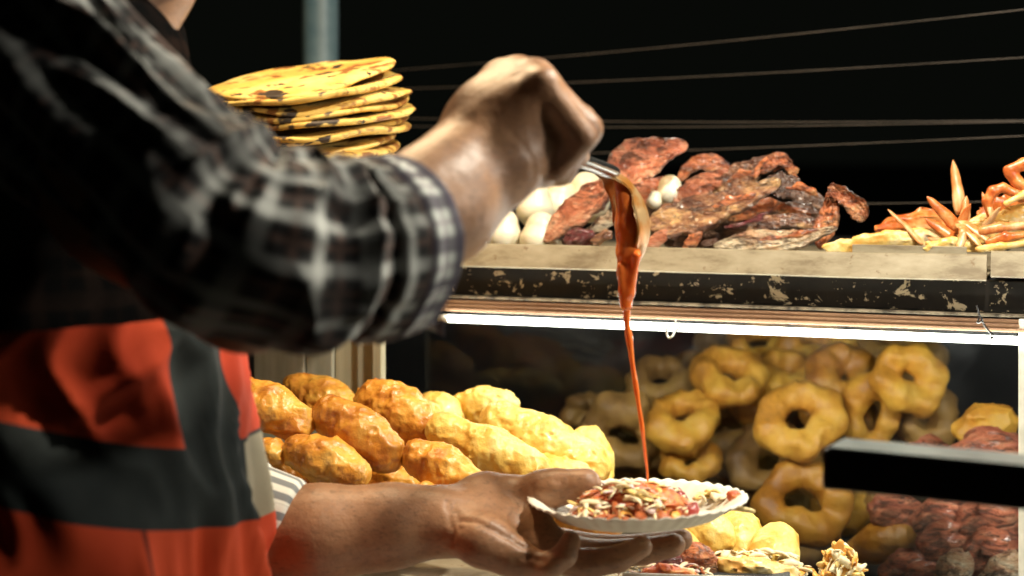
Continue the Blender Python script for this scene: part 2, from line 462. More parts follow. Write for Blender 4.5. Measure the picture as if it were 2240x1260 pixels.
def meat(name, stops, scale=26, rough=0.32, stretch=(0.55, 1, 1.5), fatw=0.35, fatc=(0.74, 0.40, 0.24)):
    m = NT(name)
    a = m.noise(scale, 7, 0.65, stretch, 0.8, rot=0.5)
    c = m.ramp(a, [(0.5 + (p - 0.5) * 0.55, c_) for p, c_ in stops])
    ch = m.step(m.noise(scale * 2.0, 7, 0.7, stretch, 1.2, off=(3, 1, 2), rot=0.5), 0.50, 0.60)
    c = m.mix(m.math('MULTIPLY', ch, 0.8), c, (0.05, 0.018, 0.009))
    fat = m.step(m.noise(scale * 3.1, 6, 0.7, stretch, 0.8, off=(8, 4, 1), rot=0.5), 0.57, 0.64)
    c = m.mix(m.math('MULTIPLY', fat, fatw), c, fatc)
    sq = m.n('ShaderNodeSeparateXYZ'); m.link(m.coord('UV'), sq.inputs[0])
    ed = m.step(m.math('ADD', m.math('ABSOLUTE', sq.outputs[1]), m.math('MULTIPLY', m.math('SUBTRACT', m.noise(60, 4), 0.5), 0.9)), 0.80, 1.05)
    c = m.mix(m.math('MULTIPLY', ed, 0.7), c, (0.05, 0.016, 0.008))
    m.base(c); m.set(Roughness=rough, Coat_Weight=0.45, Coat_Roughness=0.18)
    b = m.bump(m.noise(75, 6, 0.7, stretch, 0.5, rot=0.5), 1.0, 0.010)
    m.bump(m.noise(240, 4, 0.7, stretch, rot=0.5), 0.6, 0.002, b)
    return m.m
M['meat_pink'] = meat('roast_pink', [(0.28, (0.32, 0.07, 0.03)), (0.5, (0.60, 0.20, 0.10)), (0.72, (0.74, 0.42, 0.26))], 22, fatw=0.25)
M['meat_red'] = meat('roast_red', [(0.28, (0.22, 0.05, 0.025)), (0.5, (0.62, 0.18, 0.06)), (0.75, (0.76, 0.38, 0.16))], fatw=0.25)
M['meat_brown'] = meat('roast_brown', [(0.25, (0.06, 0.02, 0.012)), (0.42, (0.19, 0.07, 0.036)), (0.56, (0.36, 0.16, 0.075)), (0.72, (0.70, 0.42, 0.18))])
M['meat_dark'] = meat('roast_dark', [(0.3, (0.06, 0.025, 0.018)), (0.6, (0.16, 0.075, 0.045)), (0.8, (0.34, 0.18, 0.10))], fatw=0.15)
M['meat_fat'] = meat('roast_fat', [(0.28, (0.42, 0.16, 0.08)), (0.45, (0.66, 0.42, 0.24)), (0.6, (0.78, 0.64, 0.44)), (0.8, (0.82, 0.72, 0.55))])
M['maroon'] = meat('maroon_meat', [(0.3, (0.09, 0.012, 0.016)), (0.7, (0.24, 0.04, 0.045))], fatw=0.0)
M['raw_red'] = meat('shredded_red_meat', [(0.28, (0.36, 0.08, 0.04)), (0.5, (0.60, 0.18, 0.085)), (0.75, (0.68, 0.32, 0.18))], 20, 0.6, fatw=0.2)
M['yellow_foot'] = lumpy('yellow_skin', [(0.28, (0.62, 0.28, 0.05)), (0.5, (0.76, 0.50, 0.14)), (0.75, (0.80, 0.66, 0.36))], 40, 0.4, 0.5, 0.002, 160, coat=0.2)
M['orange_shell'] = lumpy('orange_shell', [(0.28, (0.36, 0.06, 0.012)), (0.5, (0.62, 0.17, 0.035)), (0.75, (0.74, 0.36, 0.12))], 45, 0.32, 0.4, 0.002, 150, coat=0.3)
M['spike'] = lumpy('pale_shell', [(0.28, (0.44, 0.13, 0.03)), (0.5, (0.64, 0.28, 0.09)), (0.75, (0.76, 0.52, 0.28))], 60, 0.35, 0.4, 0.001, 200, coat=0.2, stretch=(1, 1, 0.4))
m = NT('flatbread')
c = m.ramp(m.noise(9, 6, 0.6), [(0.36, (0.56, 0.29, 0.05)), (0.5, (0.70, 0.45, 0.10)), (0.64, (0.80, 0.60, 0.22))])
c = m.mix(m.step(m.noise(30, 4, 0.55, dist=0.4), 0.55, 0.63), c, (0.26, 0.10, 0.02))
c = m.mix(m.step(m.noise(34, 3, 0.5, off=(5, 2, 1), dist=0.3), 0.60, 0.65), c, (0.035, 0.022, 0.014))
m.base(c); m.set(Roughness=0.6); m.bump(m.noise(45, 5), 0.5, 0.004); M['bread'] = m.m
m = NT('orange_sauce')
m.base(m.ramp(m.noise(60, 3), [(0.3, (0.74, 0.13, 0.02)), (0.7, (0.88, 0.24, 0.045))]))
m.set(Roughness=0.16, Subsurface_Weight=0.25, Coat_Weight=0.4); m.b.inputs['Subsurface Radius'].default_value = (0.008, 0.003, 0.001); M['sauce'] = m.m
m.b.inputs['Subsurface Scale'].default_value = 1.0
m = NT('steel'); m.base(m.ramp(m.noise(30, 4), [(0.3, (0.5, 0.5, 0.48)), (0.7, (0.72, 0.74, 0.73))])); m.set(Metallic=1.0, Roughness=0.24); M['steel'] = m.m
m = NT('sauced_steel')
c = m.mix(m.step(m.noise(45, 4), 0.42, 0.6), (0.44, 0.17, 0.03), (0.50, 0.32, 0.15))
m.base(c); m.set(Metallic=0.5, Roughness=0.36); m.bump(m.noise(80, 3), 0.3, 0.002); M['sauced'] = m.m
M['paper'] = lumpy('paper_plate', [(0.3, (0.62, 0.56, 0.46)), (0.7, (0.76, 0.71, 0.60))], 12, 0.75, 0.15, 0.0006, 240)
M['salsa'] = lumpy('red_topping', [(0.28, (0.32, 0.035, 0.015)), (0.5, (0.58, 0.12, 0.03)), (0.75, (0.70, 0.30, 0.08))], 70, 0.3, 0.6, 0.003, 200, coat=0.3)
M['cabbage'] = lumpy('cabbage', [(0.3, (0.70, 0.56, 0.30)), (0.7, (0.82, 0.75, 0.55))], 60, 0.45, 0)
M['yellow_veg'] = lumpy('yellow_vegetable', [(0.3, (0.72, 0.46, 0.10)), (0.7, (0.82, 0.66, 0.30))], 60, 0.4, 0)
M['pink_veg'] = lumpy('pale_pink_onion', [(0.3, (0.56, 0.36, 0.36)), (0.7, (0.76, 0.62, 0.58))], 60, 0.4, 0)
M['dark_red_veg'] = lumpy('dark_red_pepper', [(0.3, (0.16, 0.012, 0.02)), (0.7, (0.36, 0.05, 0.04))], 60, 0.3, 0)
M['carrot'] = lumpy('orange_shred', [(0.3, (0.68, 0.26, 0.04)), (0.7, (0.80, 0.44, 0.10))], 60, 0.4, 0)
M['lamp_shade'] = lumpy('green_enamel', [(0.3, (0.03, 0.06, 0.05)), (0.7, (0.05, 0.08, 0.07))], 20, 0.3, 0)
def bulb_mat(name, c, s):
    m = NT(name); m.base((1, 1, 1)); m.set(Emission_Color=(*c, 1), Emission_Strength=s); m.m.cycles.emission_sampling = 'NONE'; return m.m
# thin glass: mostly clear, mirror by the angle, a little dusty
m = NT('case_glass'); m.t.nodes.remove(m.b)
tr = m.n('ShaderNodeBsdfTransparent'); gl = m.n('ShaderNodeBsdfGlossy'); gl.inputs['Roughness'].default_value = 0.03
fr = m.n('ShaderNodeFresnel'); fr.inputs[0].default_value = 1.22
mx = m.n('ShaderNodeMixShader'); m.link(fr.outputs[0], mx.inputs[0]); m.link(tr.outputs[0], mx.inputs[1]); m.link(gl.outputs[0], mx.inputs[2])
df = m.n('ShaderNodeBsdfDiffuse'); df.inputs[0].default_value = (0.5, 0.5, 0.5, 1)
mx2 = m.n('ShaderNodeMixShader'); m.link(m.math('MULTIPLY', m.step(m.noise(7, 6, 0.65, (1, 1, 1), 1.0), 0.45, 0.8), 0.012), mx2.inputs[0])
m.link(mx.outputs[0], mx2.inputs[1]); m.link(df.outputs[0], mx2.inputs[2]); m.link(mx2.outputs[0], m.out.inputs[0]); M['glass'] = m.m

# ================================================================== the setting
g = mk('ground', ([(-60, -30, 0), (60, -30, 0), (60, 90, 0), (-60, 90, 0)], [[0, 1, 2, 3]]), M['asphalt'], smooth=False); tag(g, kind='structure')

# ------------------------------------------------------------------ the stall
st = thing('food_stall', S(0.3, 0.4, -1.5), 'dark food stall with lit glass case below and food trays on its top shelf', 'food stall')
mk('shelf_board', sbox(-1.1, 1.3, 0.012, 0.75, -0.171, -0.145, 0.002), M['dark_panel'], st, False)
mk('front_frame', sbox(-1.1, 1.3, 0.002, 0.011, -0.172, -0.1405, 0.0012), M['chipped_frame'], st, False)
mk('frame_edge', sbox(-1.1, 1.3, -0.003, 0.010, -0.1755, -0.1725, 0.0008), M['frame_edge'], st, False)
mk('lower_rail', sbox(-1.1, 1.3, 0.006, 0.030, -0.186, -0.176, 0.001), M['dark_panel'], st, False)
mk('back_panel', sbox(-1.1, 1.3, 0.80, 0.82, -1.45, -0.18, 0.002), M['dark_panel'], st, False)
mk('case_floor', sbox(-1.1, 1.3, 0.02, 0.80, -0.63, -0.60, 0.002), M['dark_panel'], st, False)
mk('case_front', sbox(-1.1, 1.3, -0.02, 0.018, -1.45, -0.62, 0.002), M['dark_panel'], st, False)
tp = tt(2228, 0.0)
mk('corner_post', sbox(tp, tp + 0.03, -0.004, 0.028, -1.45, -0.1765, 0.002), M['white_paint'], st, False)
mk('glass_pane', sbox(tt(842, 0.035), tt(2224, 0.035), 0.033, 0.037, -0.60, -0.1865, 0.0), M['glass'], st, False)
pl = [(560, 668), (670, 727), (729, 778), (780, 816), (818, 838)]
for k, (a, b) in enumerate(pl):
    dv = (0.0, 0.004, 0.010, 0.006, 0.0)[k]
    mk('plank', sbox(tt(a, -0.03), tt(b, -0.03), -0.035 + dv, -0.022 + dv, -0.60, -0.178, 0.0015), M['planks'][(0, 0, 1, 2, 1)[k]], st, False)
mk('side_panel', sbox(-1.1, tt(556, 0.05), 0.05, 0.066, -0.60, -0.188, 0.002), M['dark_panel'], st, False)

ct = thing('counter', S(0.1, -0.18, -1.5), 'dark serving counter in front of the glass case', 'counter')
mk('counter_top', sbox(-1.0, 1.25, -0.62, -0.021, -0.49, -0.46, 0.003), M['counter_steel'], ct, False)
mk('counter_front', sbox(-1.0, 1.25, -0.32, -0.30, -1.5, -0.49, 0.002), M['dark_panel'], ct, False)

# top trays
def tray(t0, t1, dz, label, slope=0.0):
    o = thing('tray', S((t0 + t1) / 2, 0.15, -0.142 + dz), label, 'tray', 'metal trays along the top shelf')
    zs = (-0.1405 + dz, -0.1165 + dz)
    # slanting front lip with a rolled edge
    pts = [(-0.012, zs[0]), (-0.0135, zs[0] + 0.0015), (-0.004, zs[1]), (-0.001, zs[1] + 0.0012), (0.0015, zs[1] - 0.0005), (0.0015, zs[1] - 0.004), (-0.004, zs[0] + 0.004), (-0.010, zs[0])]
    ts = np.linspace(t0, t1, 40); v = []
    for i, t in enumerate(ts):
        w = 0.0007 * noise(np.array([t * 9, 0.3, dz * 90]))
        for (a, b) in pts: v.append(S(t, a + w, b + w * 0.6))
    f = [list(map(int, q)) for q in grid_faces(40, len(pts), True)]
    f += [list(range(len(pts))), [39 * len(pts) + k for k in range(len(pts))][::-1]]
    mk('lip', (np.array(v), f), M['tray_metal'], o, False)
    mk('base', sbox(t0 + 0.001, t1 - 0.001, 0.002, 0.42, -0.1405 + dz + 0.001, -0.138 + dz, 0.0008), M['tray_metal'], o, False)
    return o
tA = tt(2158, -0.008)
tray(-0.75, tA, 0.0, 'long beige metal tray lip holding the breads, eggs and roast meat')
tray(tA + 0.004, 1.2, 0.004, 'beige metal tray at the right end of the top shelf under the orange shells')
lb = mk('tray_label_strip', sbox(tt(1865, 0.006), tt(2115, 0.006), 0.003, 0.006, -0.1185, -0.108, 0.0008), M['tray_metal'], None, False)
tag(lb, 'thin rusty metal strip standing behind the tray lip under the yellow chicken feet', 'metal strip')

# ------------------------------------------------------------------ tube lamp under the shelf
tl = thing('tube_lamp', S(0.5, -0.004, -0.197), 'glowing white fluorescent tube under the shelf edge with wooden batten', 'tube lamp')
t0, t1 = tt(983, -0.004), 1.22
v, f = tube_vf([S(t, -0.006, -0.1975) for t in np.linspace(t0, t1, 3)], 0.0042, 10)
mk('tube', (v, f), M['tube'], tl)
v, f = tube_vf([S(t, -0.006, -0.1975) for t in (t0 - 0.012, t0 - 0.001)], 0.0046, 16)
mk('end_cap', (v, f), M['tube_cap'], tl)
for k in range(3):
    z = -0.1775 - 0.0042 * k
    mk('batten', sbox(t0 - 0.02, t1, -0.0025 - 0.0012 * k, 0.0055, z - 0.0039, z, 0.0008), M['wood_batten'], tl, False)
ptsw = [(1478, 700), (1476, 716), (1464, 714), (1458, 722), (1462, 738), (1470, 736), (1478, 724), (1492, 714), (1500, 722), (1512, 716), (1522, 718)]
v, f = tube_vf(smooth_path([PV(a, b, -0.016 - 0.002 * (i % 3)) for i, (a, b) in enumerate(ptsw)], 50), 0.0011, 8)
mk('tie', (v, f), M['white_wire'], tl)
ptsw = [(2136, 668), (2142, 690), (2138, 706), (2148, 700), (2144, 690), (2154, 712), (2168, 730), (2170, 740)]
v, f = tube_vf(smooth_path([PV(a, b, -0.018 - 0.002 * (i % 2)) for i, (a, b) in enumerate(ptsw)], 40), [0.0009] * 38 + [0.002, 0.0022], 8)
mk('tie', (v, f), M['black_bar'], tl)

# thin wires above the food
wl = [((840, 156), (2330, 11), 'highest and steepest thin wire above the food, rising to the right'),
      ((840, 196), (2330, 120), 'second thin wire from the top, rising gently to the right'),
      ((840, 258), (2330, 262.5), 'level thin wire crossing behind the raised fist, upper of a close pair'),
      ((840, 276), (2330, 264.5), 'lower of the close pair of thin wires behind the raised fist'),
      ((840, 345), (2330, 293), 'thin wire just above the roast meat'),
      ((840, 447), (2330, 438), 'lowest thin wire, passing behind the red ear of meat')]
for k, (a, b, lab) in enumerate(wl):
    q0, q1 = P(*a, 2.35), P(*b, 1.85)
    C = [q0 + (q1 - q0) * s + np.array([0, 0, -0.004 * math.sin(s * math.pi)]) for s in np.linspace(-0.25, 1.2, 20)]
    o = mk('wire', tube_vf(C, 0.0006, 6), M['wire']); tag(o, lab, 'wire', 'thin wires strung above the top shelf')

o = thing('support_pole', P(701, 300, 2.45) * [1, 1, 0], 'grey blue metal pole standing behind the stack of flatbreads', 'pole')
c0 = P(701, 300, 2.45)
mk('shaft', tube_vf([(c0[0], c0[1], z) for z in (0.0, 1.0, 2.0, 3.2)], 0.027, 24, (1, 0, 0)), M['pipe'], o)
mk('foot_plate', box_vf((c0[0], c0[1], 0.006), (0.16, 0.16, 0.012), None, 0.002), M['pipe'], o, False)

# ------------------------------------------------------------------ hanging lamps over the counter (above the frame)
def pendant(x, y, z, label, c, power):
    o = thing('pendant_lamp', (x, y, z), label, 'lamp')
    prof = [(0.018, 0.10), (0.03, 0.095), (0.06, 0.07), (0.095, 0.02), (0.10, 0.0), (0.097, 0.0), (0.092, 0.02), (0.057, 0.066), (0.028, 0.09), (0.016, 0.094)]
    n = 32; v = []
    for k in range(n):
        a = 2 * math.pi * k / n
        for (r, h) in prof: v.append((x + r * math.cos(a), y + r * math.sin(a), z + h))
    m_ = len(prof); f = [[k * m_ + j, ((k + 1) % n) * m_ + j, ((k + 1) % n) * m_ + j + 1, k * m_ + j + 1] for k in range(n) for j in range(m_ - 1)]
    mk('shade', (v, f), M['lamp_shade'], o)
    mk('cord', tube_vf([(x, y, z + 0.095), (x, y, 2.45)], 0.003, 8, (1, 0, 0)), M['black_bar'], o)
    ld = bpy.data.lights.new('lamp_light', 'POINT'); ld.energy = power; ld.color = c; ld.shadow_soft_size = 0.035
    lo_ = bpy.data.objects.new('lamp_light', ld); col.objects.link(lo_); lo_.parent = o; lo_.location = (0, 0, -0.012)
    vb, fb = sdf_mesh([((x, y, z + 0.05), (x, y, z + 0.075), 0.026, 0.014, 0.01)], 0.004)
    mk('bulb', (vb, fb), bulb_mat('bulb_glow', c, 6.0), o)
pendant(0.42, 1.28, 2.10, 'pendant lamp hanging over the roast meat, above the picture', (1.0, 0.92, 0.76), COOL_LAMP)
pendant(0.82, 0.98, 1.76, 'low pendant lamp hanging to the right of the stall, outside the picture', (1.0, 0.94, 0.82), SIDE_LAMP)
pendant(-0.20, 1.62, 2.02, 'warm pendant lamp hanging over the flatbreads, above the picture', (1.0, 0.72, 0.42), WARM_LAMP)
bm_ = mk('awning_beam', box_vf((0.08, 1.30, 2.475), (2.4, 0.80, 0.05), None, 0.004), M['dark_panel'], None, False)
tag(bm_, 'dark beam across the stall carrying the hanging lamps', 'beam')
#@@OBJECTS@@

# ================================================================== food on the top shelf
# flatbreads
def bread(cx, cy, Y, rad_px, tilt, roll, yaw, seed, th=0.0068):
    Rm = R(rad_px, Y); ns, nr = 84, 12
    prof = [(i / nr, 1) for i in range(nr)] + [(0.985, 0.8), (1.0, 0.25), (0.998, -0.3), (0.98, -0.8)] + [(i / nr, -1) for i in range(nr - 1, -1, -1)]
    a = np.linspace(0, 2 * math.pi, ns, endpoint=False)[:, None] + np.zeros((1, len(prof)))
    r = np.array([p[0] for p in prof])[None] + 0 * a; sgn = np.array([p[1] for p in prof])[None] + 0 * a
    ca, sa = np.cos(a), np.sin(a); c1 = np.ones_like(a)
    out = 1 + 0.08 * noise(np.stack([ca * 1.4 + seed, sa * 1.4, c1], -1)) + 0.018 * noise(np.stack([ca * 5 + seed, sa * 5, 4 * c1], -1))
    x, y = Rm * out * r * ca, Rm * out * r * sa
    hg_ = 0.014 * noise(np.stack([x * 11 + seed, y * 9, 0.5 * c1], -1)) + 0.004 * noise(np.stack([x * 26, y * 26 + seed, 2.5 * c1], -1))
    z = sgn * th / 2 * (1 + 0.3 * noise(np.stack([x * 30, y * 30, seed * c1], -1))) + hg_ * (0.4 + 0.6 * r)
    v = np.stack([x, y, z], -1).reshape(-1, 3); m_ = len(prof)
    f = [[j * m_ + i, j * m_ + i + 1, ((j + 1) % ns) * m_ + i + 1, ((j + 1) % ns) * m_ + i][::-1] for j in range(ns) for i in range(m_ - 1)]
    Mx = np.array(Matrix.Rotation(roll, 3, 'Y') @ Matrix.Rotation(tilt, 3, 'X') @ Matrix.Rotation(yaw, 3, 'Z'))
    return v @ Mx.T + P(cx, cy, Y), f
bl = ['uppermost flatbread of the stack, its spotted face in full view', 'second flatbread of the stack with a pale thick rim', 'third flatbread from the top with a charred edge',
      'fourth flatbread from the top, sticking out to the right', 'fifth flatbread from the top with a pale upturned right edge', 'sixth flatbread from the top, folded darker',
      'seventh flatbread from the top with a bright yellow front rim', 'eighth flatbread from the top, just above the sleeve', 'lowest flatbread showing above the sleeve, brown']
cx_ = [652, 668, 690, 682, 690, 686, 676, 668, 655, 668, 660, 672, 665, 660, 668, 664]
for k in range(19):
    o = mk('flatbread', bread(cx_[k % 16], 176 + k * 19.5, 1.78, (205, 212, 212, 206, 224, 214, 212, 196, 214)[k % 9], math.radians(8.5 - k * 0.2 + (0, 2.2, -1.5, 1.2, -2, 2, -1, 1.5, -1)[k % 9]), math.radians(-5.5 + k * 0.3 + (0, -1.8, 1.4, -1.5, 2.0, -1.0, 1.5, -1.6, 1)[k % 9]), random.uniform(0, 6.28), 3.1 * k + 1), M['bread'])
    tag(o, bl[k] if k < 9 else 'flatbread in the lower stack hidden behind the plaid sleeve', 'flatbread', 'stacked flatbreads')

# eggs
el = [(1170, 445, 45, 0.10, 'whole pale egg in the upper row beside the fist'), (1222, 440, 46, 0.13, 'pale egg squeezed against its neighbour in the upper row'),
      (1285, 428, 50, 0.15, 'pale egg half hidden behind the pink tongue of meat'), (1100, 502, 44, 0.06, 'round pale egg nearest the sleeve in the front row'),
      (1182, 512, 46, 0.055, 'pale egg in the front row by the tip of the pink meat'), (1060, 520, 40, 0.12, 'pale egg behind the front row beside the forearm'), (1466, 416, 32, 0.105, 'single pale egg wedged in the middle of the roast meat'),
      (1432, 436, 18, 0.08, 'small pale bulb beside the egg in the meat heap')]
for k, (x, y, r, vv, lab) in enumerate(el):
    Y = onY(x, vv); c0 = P(x, y, Y); r_ = R(r, Y) * 0.93; d = np.array([0.25 * math.sin(k * 2.1), 0.2, 1.0 + 0 * k]) * r_ * 0.28
    v, f = sdf_mesh([(c0 - d, c0 + d, r_, r_ * 0.84, 0.005)], r_ / 12)
    o = mk('egg', (v, f), M['egg']); tag(o, lab, 'egg', 'eggs piled on the tray')

# roast meat
def slab(name, chains, v, mat, label, cat='meat', group=None, flat=0.5, amp=0.0045, freq=70, k=0.010, h=0.0017, vtilt=0.0, parent=None, carve=(), shrink=0.0012):
    if k <= 0.004: shrink = 0.0
    pr = []
    allp = [p for c in chains for p in c]
    Y0 = onY(np.mean([p[0] for p in allp]), v)
    def pt(p):
        Y = Y0 + (p[3] if len(p) > 3 else 0.0)
        return P(p[0], p[1], Y)
    for c in chains:
        for a, b in zip(c[:-1], c[1:]):
            pr.append((pt(a), pt(b), R(a[2], Y0), R(b[2], Y0), k))
        if len(c) == 1: pr.append((pt(c[0]), pt(c[0]), R(c[0][2], Y0), R(c[0][2], Y0), k))
    cv = [(pt(a), pt(b), R(a[2], Y0), R(b[2], Y0), 0.004) for a, b in carve]
    sd = random.uniform(0, 30)
    ex = pt(chains[0][-1]) - pt(chains[0][0]); ex = (ex / (np.linalg.norm(ex) + 1e-9)).astype(np.float32)
    def disp(p):
        q = (p - (p @ ex)[..., None] * ex * 0.68) * freq + sd
        n1 = noise(q * 0.5); n2 = np.abs(noise(q)); n3 = np.abs(noise(q * 2.3 + 5))
        n4 = np.abs(noise(q * 4.7 + 11)); return amp * (0.5 * n1 + 1.5 * (n2 - 0.3) + 1.1 * (n3 - 0.3) + 0.6 * (n4 - 0.3)) + shrink
    V, F = sdf_mesh(pr, h, disp, amp * 2.6, cv)
    V[:, 1] = Y0 + (V[:, 1] - Y0) * flat
    o = mk(name, (V, F), mat, parent)
    if parent is None: tag(o, label, cat, group)
    return o
mg = 'pieces of roast meat heaped on the tray'
def leaf(pts, hw, v, mat, label, alpha=0.8, curl=0.25, th=0.0075, dv=0.02, amp=0.0030, seed=None):
    """a long flat slab of meat: pointed ends, thin curled edges, fibres along its length"""
    sd = random.uniform(0, 30); nu, nv = 76, 26
    sp_l = smooth_path([np.append(P(x, y, onY(x, v) + dv * (k / (len(pts) - 1) - 0.5)), 0) for k, (x, y) in enumerate(pts)], nu)[:, :3]
    T = np.gradient(sp_l, axis=0); T /= np.linalg.norm(T, axis=1)[:, None]
    dep = np.array([0.15, 1.0, 0.0]); W0 = np.cross(T, dep); W0 /= np.linalg.norm(W0, axis=1)[:, None]
    W0[W0[:, 2] < 0] *= -1
    Dv = np.cross(W0, T); Dv[Dv[:, 1] < 0] *= -1
    W = W0 * math.cos(alpha) + Dv * math.sin(alpha)          # the slab leans back
    N = np.cross(W, T); N[N[:, 1] > 0] *= -1                 # faces the customer
    u = np.linspace(0, 1, nu)[:, None]; w = np.linspace(-1, 1, nv)[None]
    prof = (np.sin(np.pi * np.clip(u, 0, 1)) ** 0.55) * (0.82 + 0.18 * np.sin(5 * u + sd)) + 0.03
    hwm = R(hw, onY(pts[0][0], v)) / math.cos(alpha) ** 0.5
    edge = 1 + 0.16 * noise(np.stack([u * 9 + sd + 0 * w, np.sign(w) + 0 * u, 0 * u + 0 * w], -1)) + 0.08 * noise(np.stack([u * 26 + sd + 0 * w, np.sign(w) * 3 + 0 * u, 0 * u + 0 * w], -1))
    base = sp_l[:, None] + W[:, None] * (hwm * prof * edge * w)[..., None] + N[:, None] * (curl * hwm * (w ** 2 + 0.45 * w ** 3) * prof)[..., None]
    fib = np.stack([u * 7 + sd + 0 * w, w * 5.5 + sd + 0 * u, 0 * u + 0 * w], -1)
    rel = 0.9 * (np.abs(noise(fib)) - 0.3) + 0.7 * (np.abs(noise(fib * 2.1 + 4)) - 0.3) + 0.5 * (np.abs(noise(fib * [5, 4, 1] + 9)) - 0.3) + 0.8 * noise(np.stack([u * 3 + sd + 0 * w, w * 1.2 + 0 * u, 2 + 0 * u + 0 * w], -1))
    t = th * (np.sqrt(np.clip(1 - w ** 2, 0, 1)) * 0.85 + 0.12) * (prof / prof.max()) ** 0.6
    top = base + N[:, None] * (t * 0.6 - amp * rel)[..., None]
    bot = base - N[:, None] * (t * 0.6)[..., None]
    V = np.concatenate([top, bot[:, ::-1]], 1); m_ = 2 * nv
    f = [list(map(int, q)) for q in grid_faces(nu, m_, True)] + [list(range(m_)), [(nu - 1) * m_ + k for k in range(m_)][::-1]]
    fa, fb = f[0][0], f[0][1]
    c0 = np.cross(top[1, 1] - top[0, 1], top[0, 2] - top[0, 1])
    if c0 @ N[0] < 0: pass
    else: f = [q[::-1] for q in f]
    uv = np.concatenate([np.stack([u + 0 * w, w + 0 * u], -1), np.stack([u + 0 * w, -w + 0 * u], -1)], 1)
    o = mk('roast_meat', (V.reshape(-1, 3), f), mat, None, True, uv.reshape(-1, 2)); tag(o, label, 'meat', mg)
leaf([(1360, 480), (1405, 430), (1470, 388)], 30, 0.11, M['meat_pink'], 'pink meat slab behind the ladle leaning on the ear-shaped piece', 0.6)
leaf([(1192, 530), (1235, 488), (1295, 436), (1355, 388)], 35, 0.045, M['meat_pink'], 'smooth pink tongue-shaped meat slab leaning left beside the ladle', 0.5, 0.15, 0.010, 0.02, 0.0014)
leaf([(1335, 440), (1385, 378), (1440, 346), (1505, 316)], 46, 0.065, M['meat_pink'], 'pinkish ear-shaped meat with a curled rim, highest at the left', 0.5, 0.75, 0.007, 0.03, 0.0026)
leaf([(1482, 396), (1530, 358), (1600, 372)], 22, 0.13, M['meat_red'], 'orange curled strip at the back between the ear and the brown piece', 0.5, 0.5)
leaf([(1478, 462), (1535, 416), (1615, 384)], 38, 0.10, M['meat_pink'], 'rosy meat slab right of the wedged egg', 0.6, 0.3, 0.009)
leaf([(1560, 452), (1615, 398), (1690, 342)], 32, 0.085, M['meat_brown'], 'brown shaggy meat ridge at the top of the heap', 0.6, 0.2, 0.009, 0.02, 0.0045)
leaf([(1415, 500), (1495, 482), (1600, 446), (1708, 392)], 48, 0.045, M['meat_brown'], 'largest brown roast slab lying across the middle of the heap', 0.65, 0.18, 0.012, 0.03, 0.0042)
leaf([(1665, 380), (1708, 352), (1745, 404)], 17, 0.085, M['meat_red'], 'curled orange strip of meat right of the shaggy ridge', 0.4, 0.6)
leaf([(1672, 398), (1738, 418), (1812, 456)], 32, 0.07, M['meat_dark'], 'charred dark meat slab pointing right towards the red ear', 0.6, 0.3, 0.010)
leaf([(1590, 478), (1680, 456), (1775, 470)], 22, 0.085, M['meat_red'], 'dark red strip deep in the gap under the charred slab', 0.8, 0.3)
leaf([(1792, 545), (1812, 480), (1824, 400)], 25, 0.05, M['meat_red'], 'red upright slab of meat at the right end of the heap', 0.4, 0.3, 0.009)
leaf([(1812, 408), (1850, 440), (1892, 482)], 25, 0.055, M['meat_red'], 'orange hooked ear of meat drooping at the right end of the heap', 0.5, 0.8, 0.006)
leaf([(1560, 538), (1655, 530), (1755, 522), (1832, 498)], 27, 0.025, M['meat_fat'], 'pale fatty streaked slab along the tray lip', 0.45, 0.15, 0.010, 0.01, 0.0035)
leaf([(1632, 510), (1705, 484), (1795, 492)], 24, 0.05, M['meat_brown'], 'brown meat slab lying on top of the pale fatty one', 0.6, 0.25, 0.009)
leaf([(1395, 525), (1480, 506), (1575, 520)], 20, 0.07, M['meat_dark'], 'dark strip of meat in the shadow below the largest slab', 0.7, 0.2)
slab('roast_meat', [[(1700, 465, 22), (1760, 470, 24), (1800, 480, 18)]], 0.13, M['meat_dark'], 'dark filler meat added at the back under the charred piece', 'meat', mg, 0.6, 0.005)  # filler lump, dark colour stands in for shade between the pieces
slab('roast_meat', [[(1240, 532, 14), (1262, 520, 18), (1288, 518, 16)]], 0.02, M['maroon'], 'small maroon meat lump at the tray lip left of the ladle', 'meat', mg, 0.7, 0.004, 90)
slab('roast_meat', [[(1305, 528, 18), (1325, 515, 18)]], 0.025, M['meat_brown'], 'small brown meat lump beside the maroon one', 'meat', mg, 0.7, 0.004, 90)
slab('roast_meat', [[(1285, 508, 9), (1315, 492, 13), (1350, 470, 16), (1365, 455, 10)]], 0.055, M['meat_fat'], 'greyish fatty strip under the pink tongue', 'meat', mg, 0.5, 0.003, 70)
slab('roast_meat', [[(1412, 545, 5), (1432, 530, 11), (1450, 516, 10), (1462, 500, 4)]], 0.02, M['meat_pink'], 'small pale pink triangle of meat right of the ladle', 'meat', mg, 0.35, 0.0015, 60)
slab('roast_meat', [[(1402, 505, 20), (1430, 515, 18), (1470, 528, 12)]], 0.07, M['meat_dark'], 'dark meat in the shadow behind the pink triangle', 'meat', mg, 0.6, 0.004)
slab('roast_meat', [[(1498, 540, 7), (1515, 528, 12), (1530, 516, 11)]], 0.018, M['meat_red'], 'small orange scrap of meat at the tray lip', 'meat', mg, 0.7, 0.003, 90)
slab('roast_meat', [[(1545, 533, 12), (1562, 530, 13)]], 0.03, M['meat_dark'], 'small black scrap between the orange scrap and the fatty slab', 'meat', mg, 0.7, 0.003, 90)
slab('roast_meat', [[(1480, 520, 26), (1560, 505, 30), (1640, 515, 26)]], 0.14, M['meat_dark'], 'dark filler meat added at the bottom of the heap behind the largest piece', 'meat', mg, 0.6, 0.005)  # filler lump added in a dark colour so the gaps look shaded
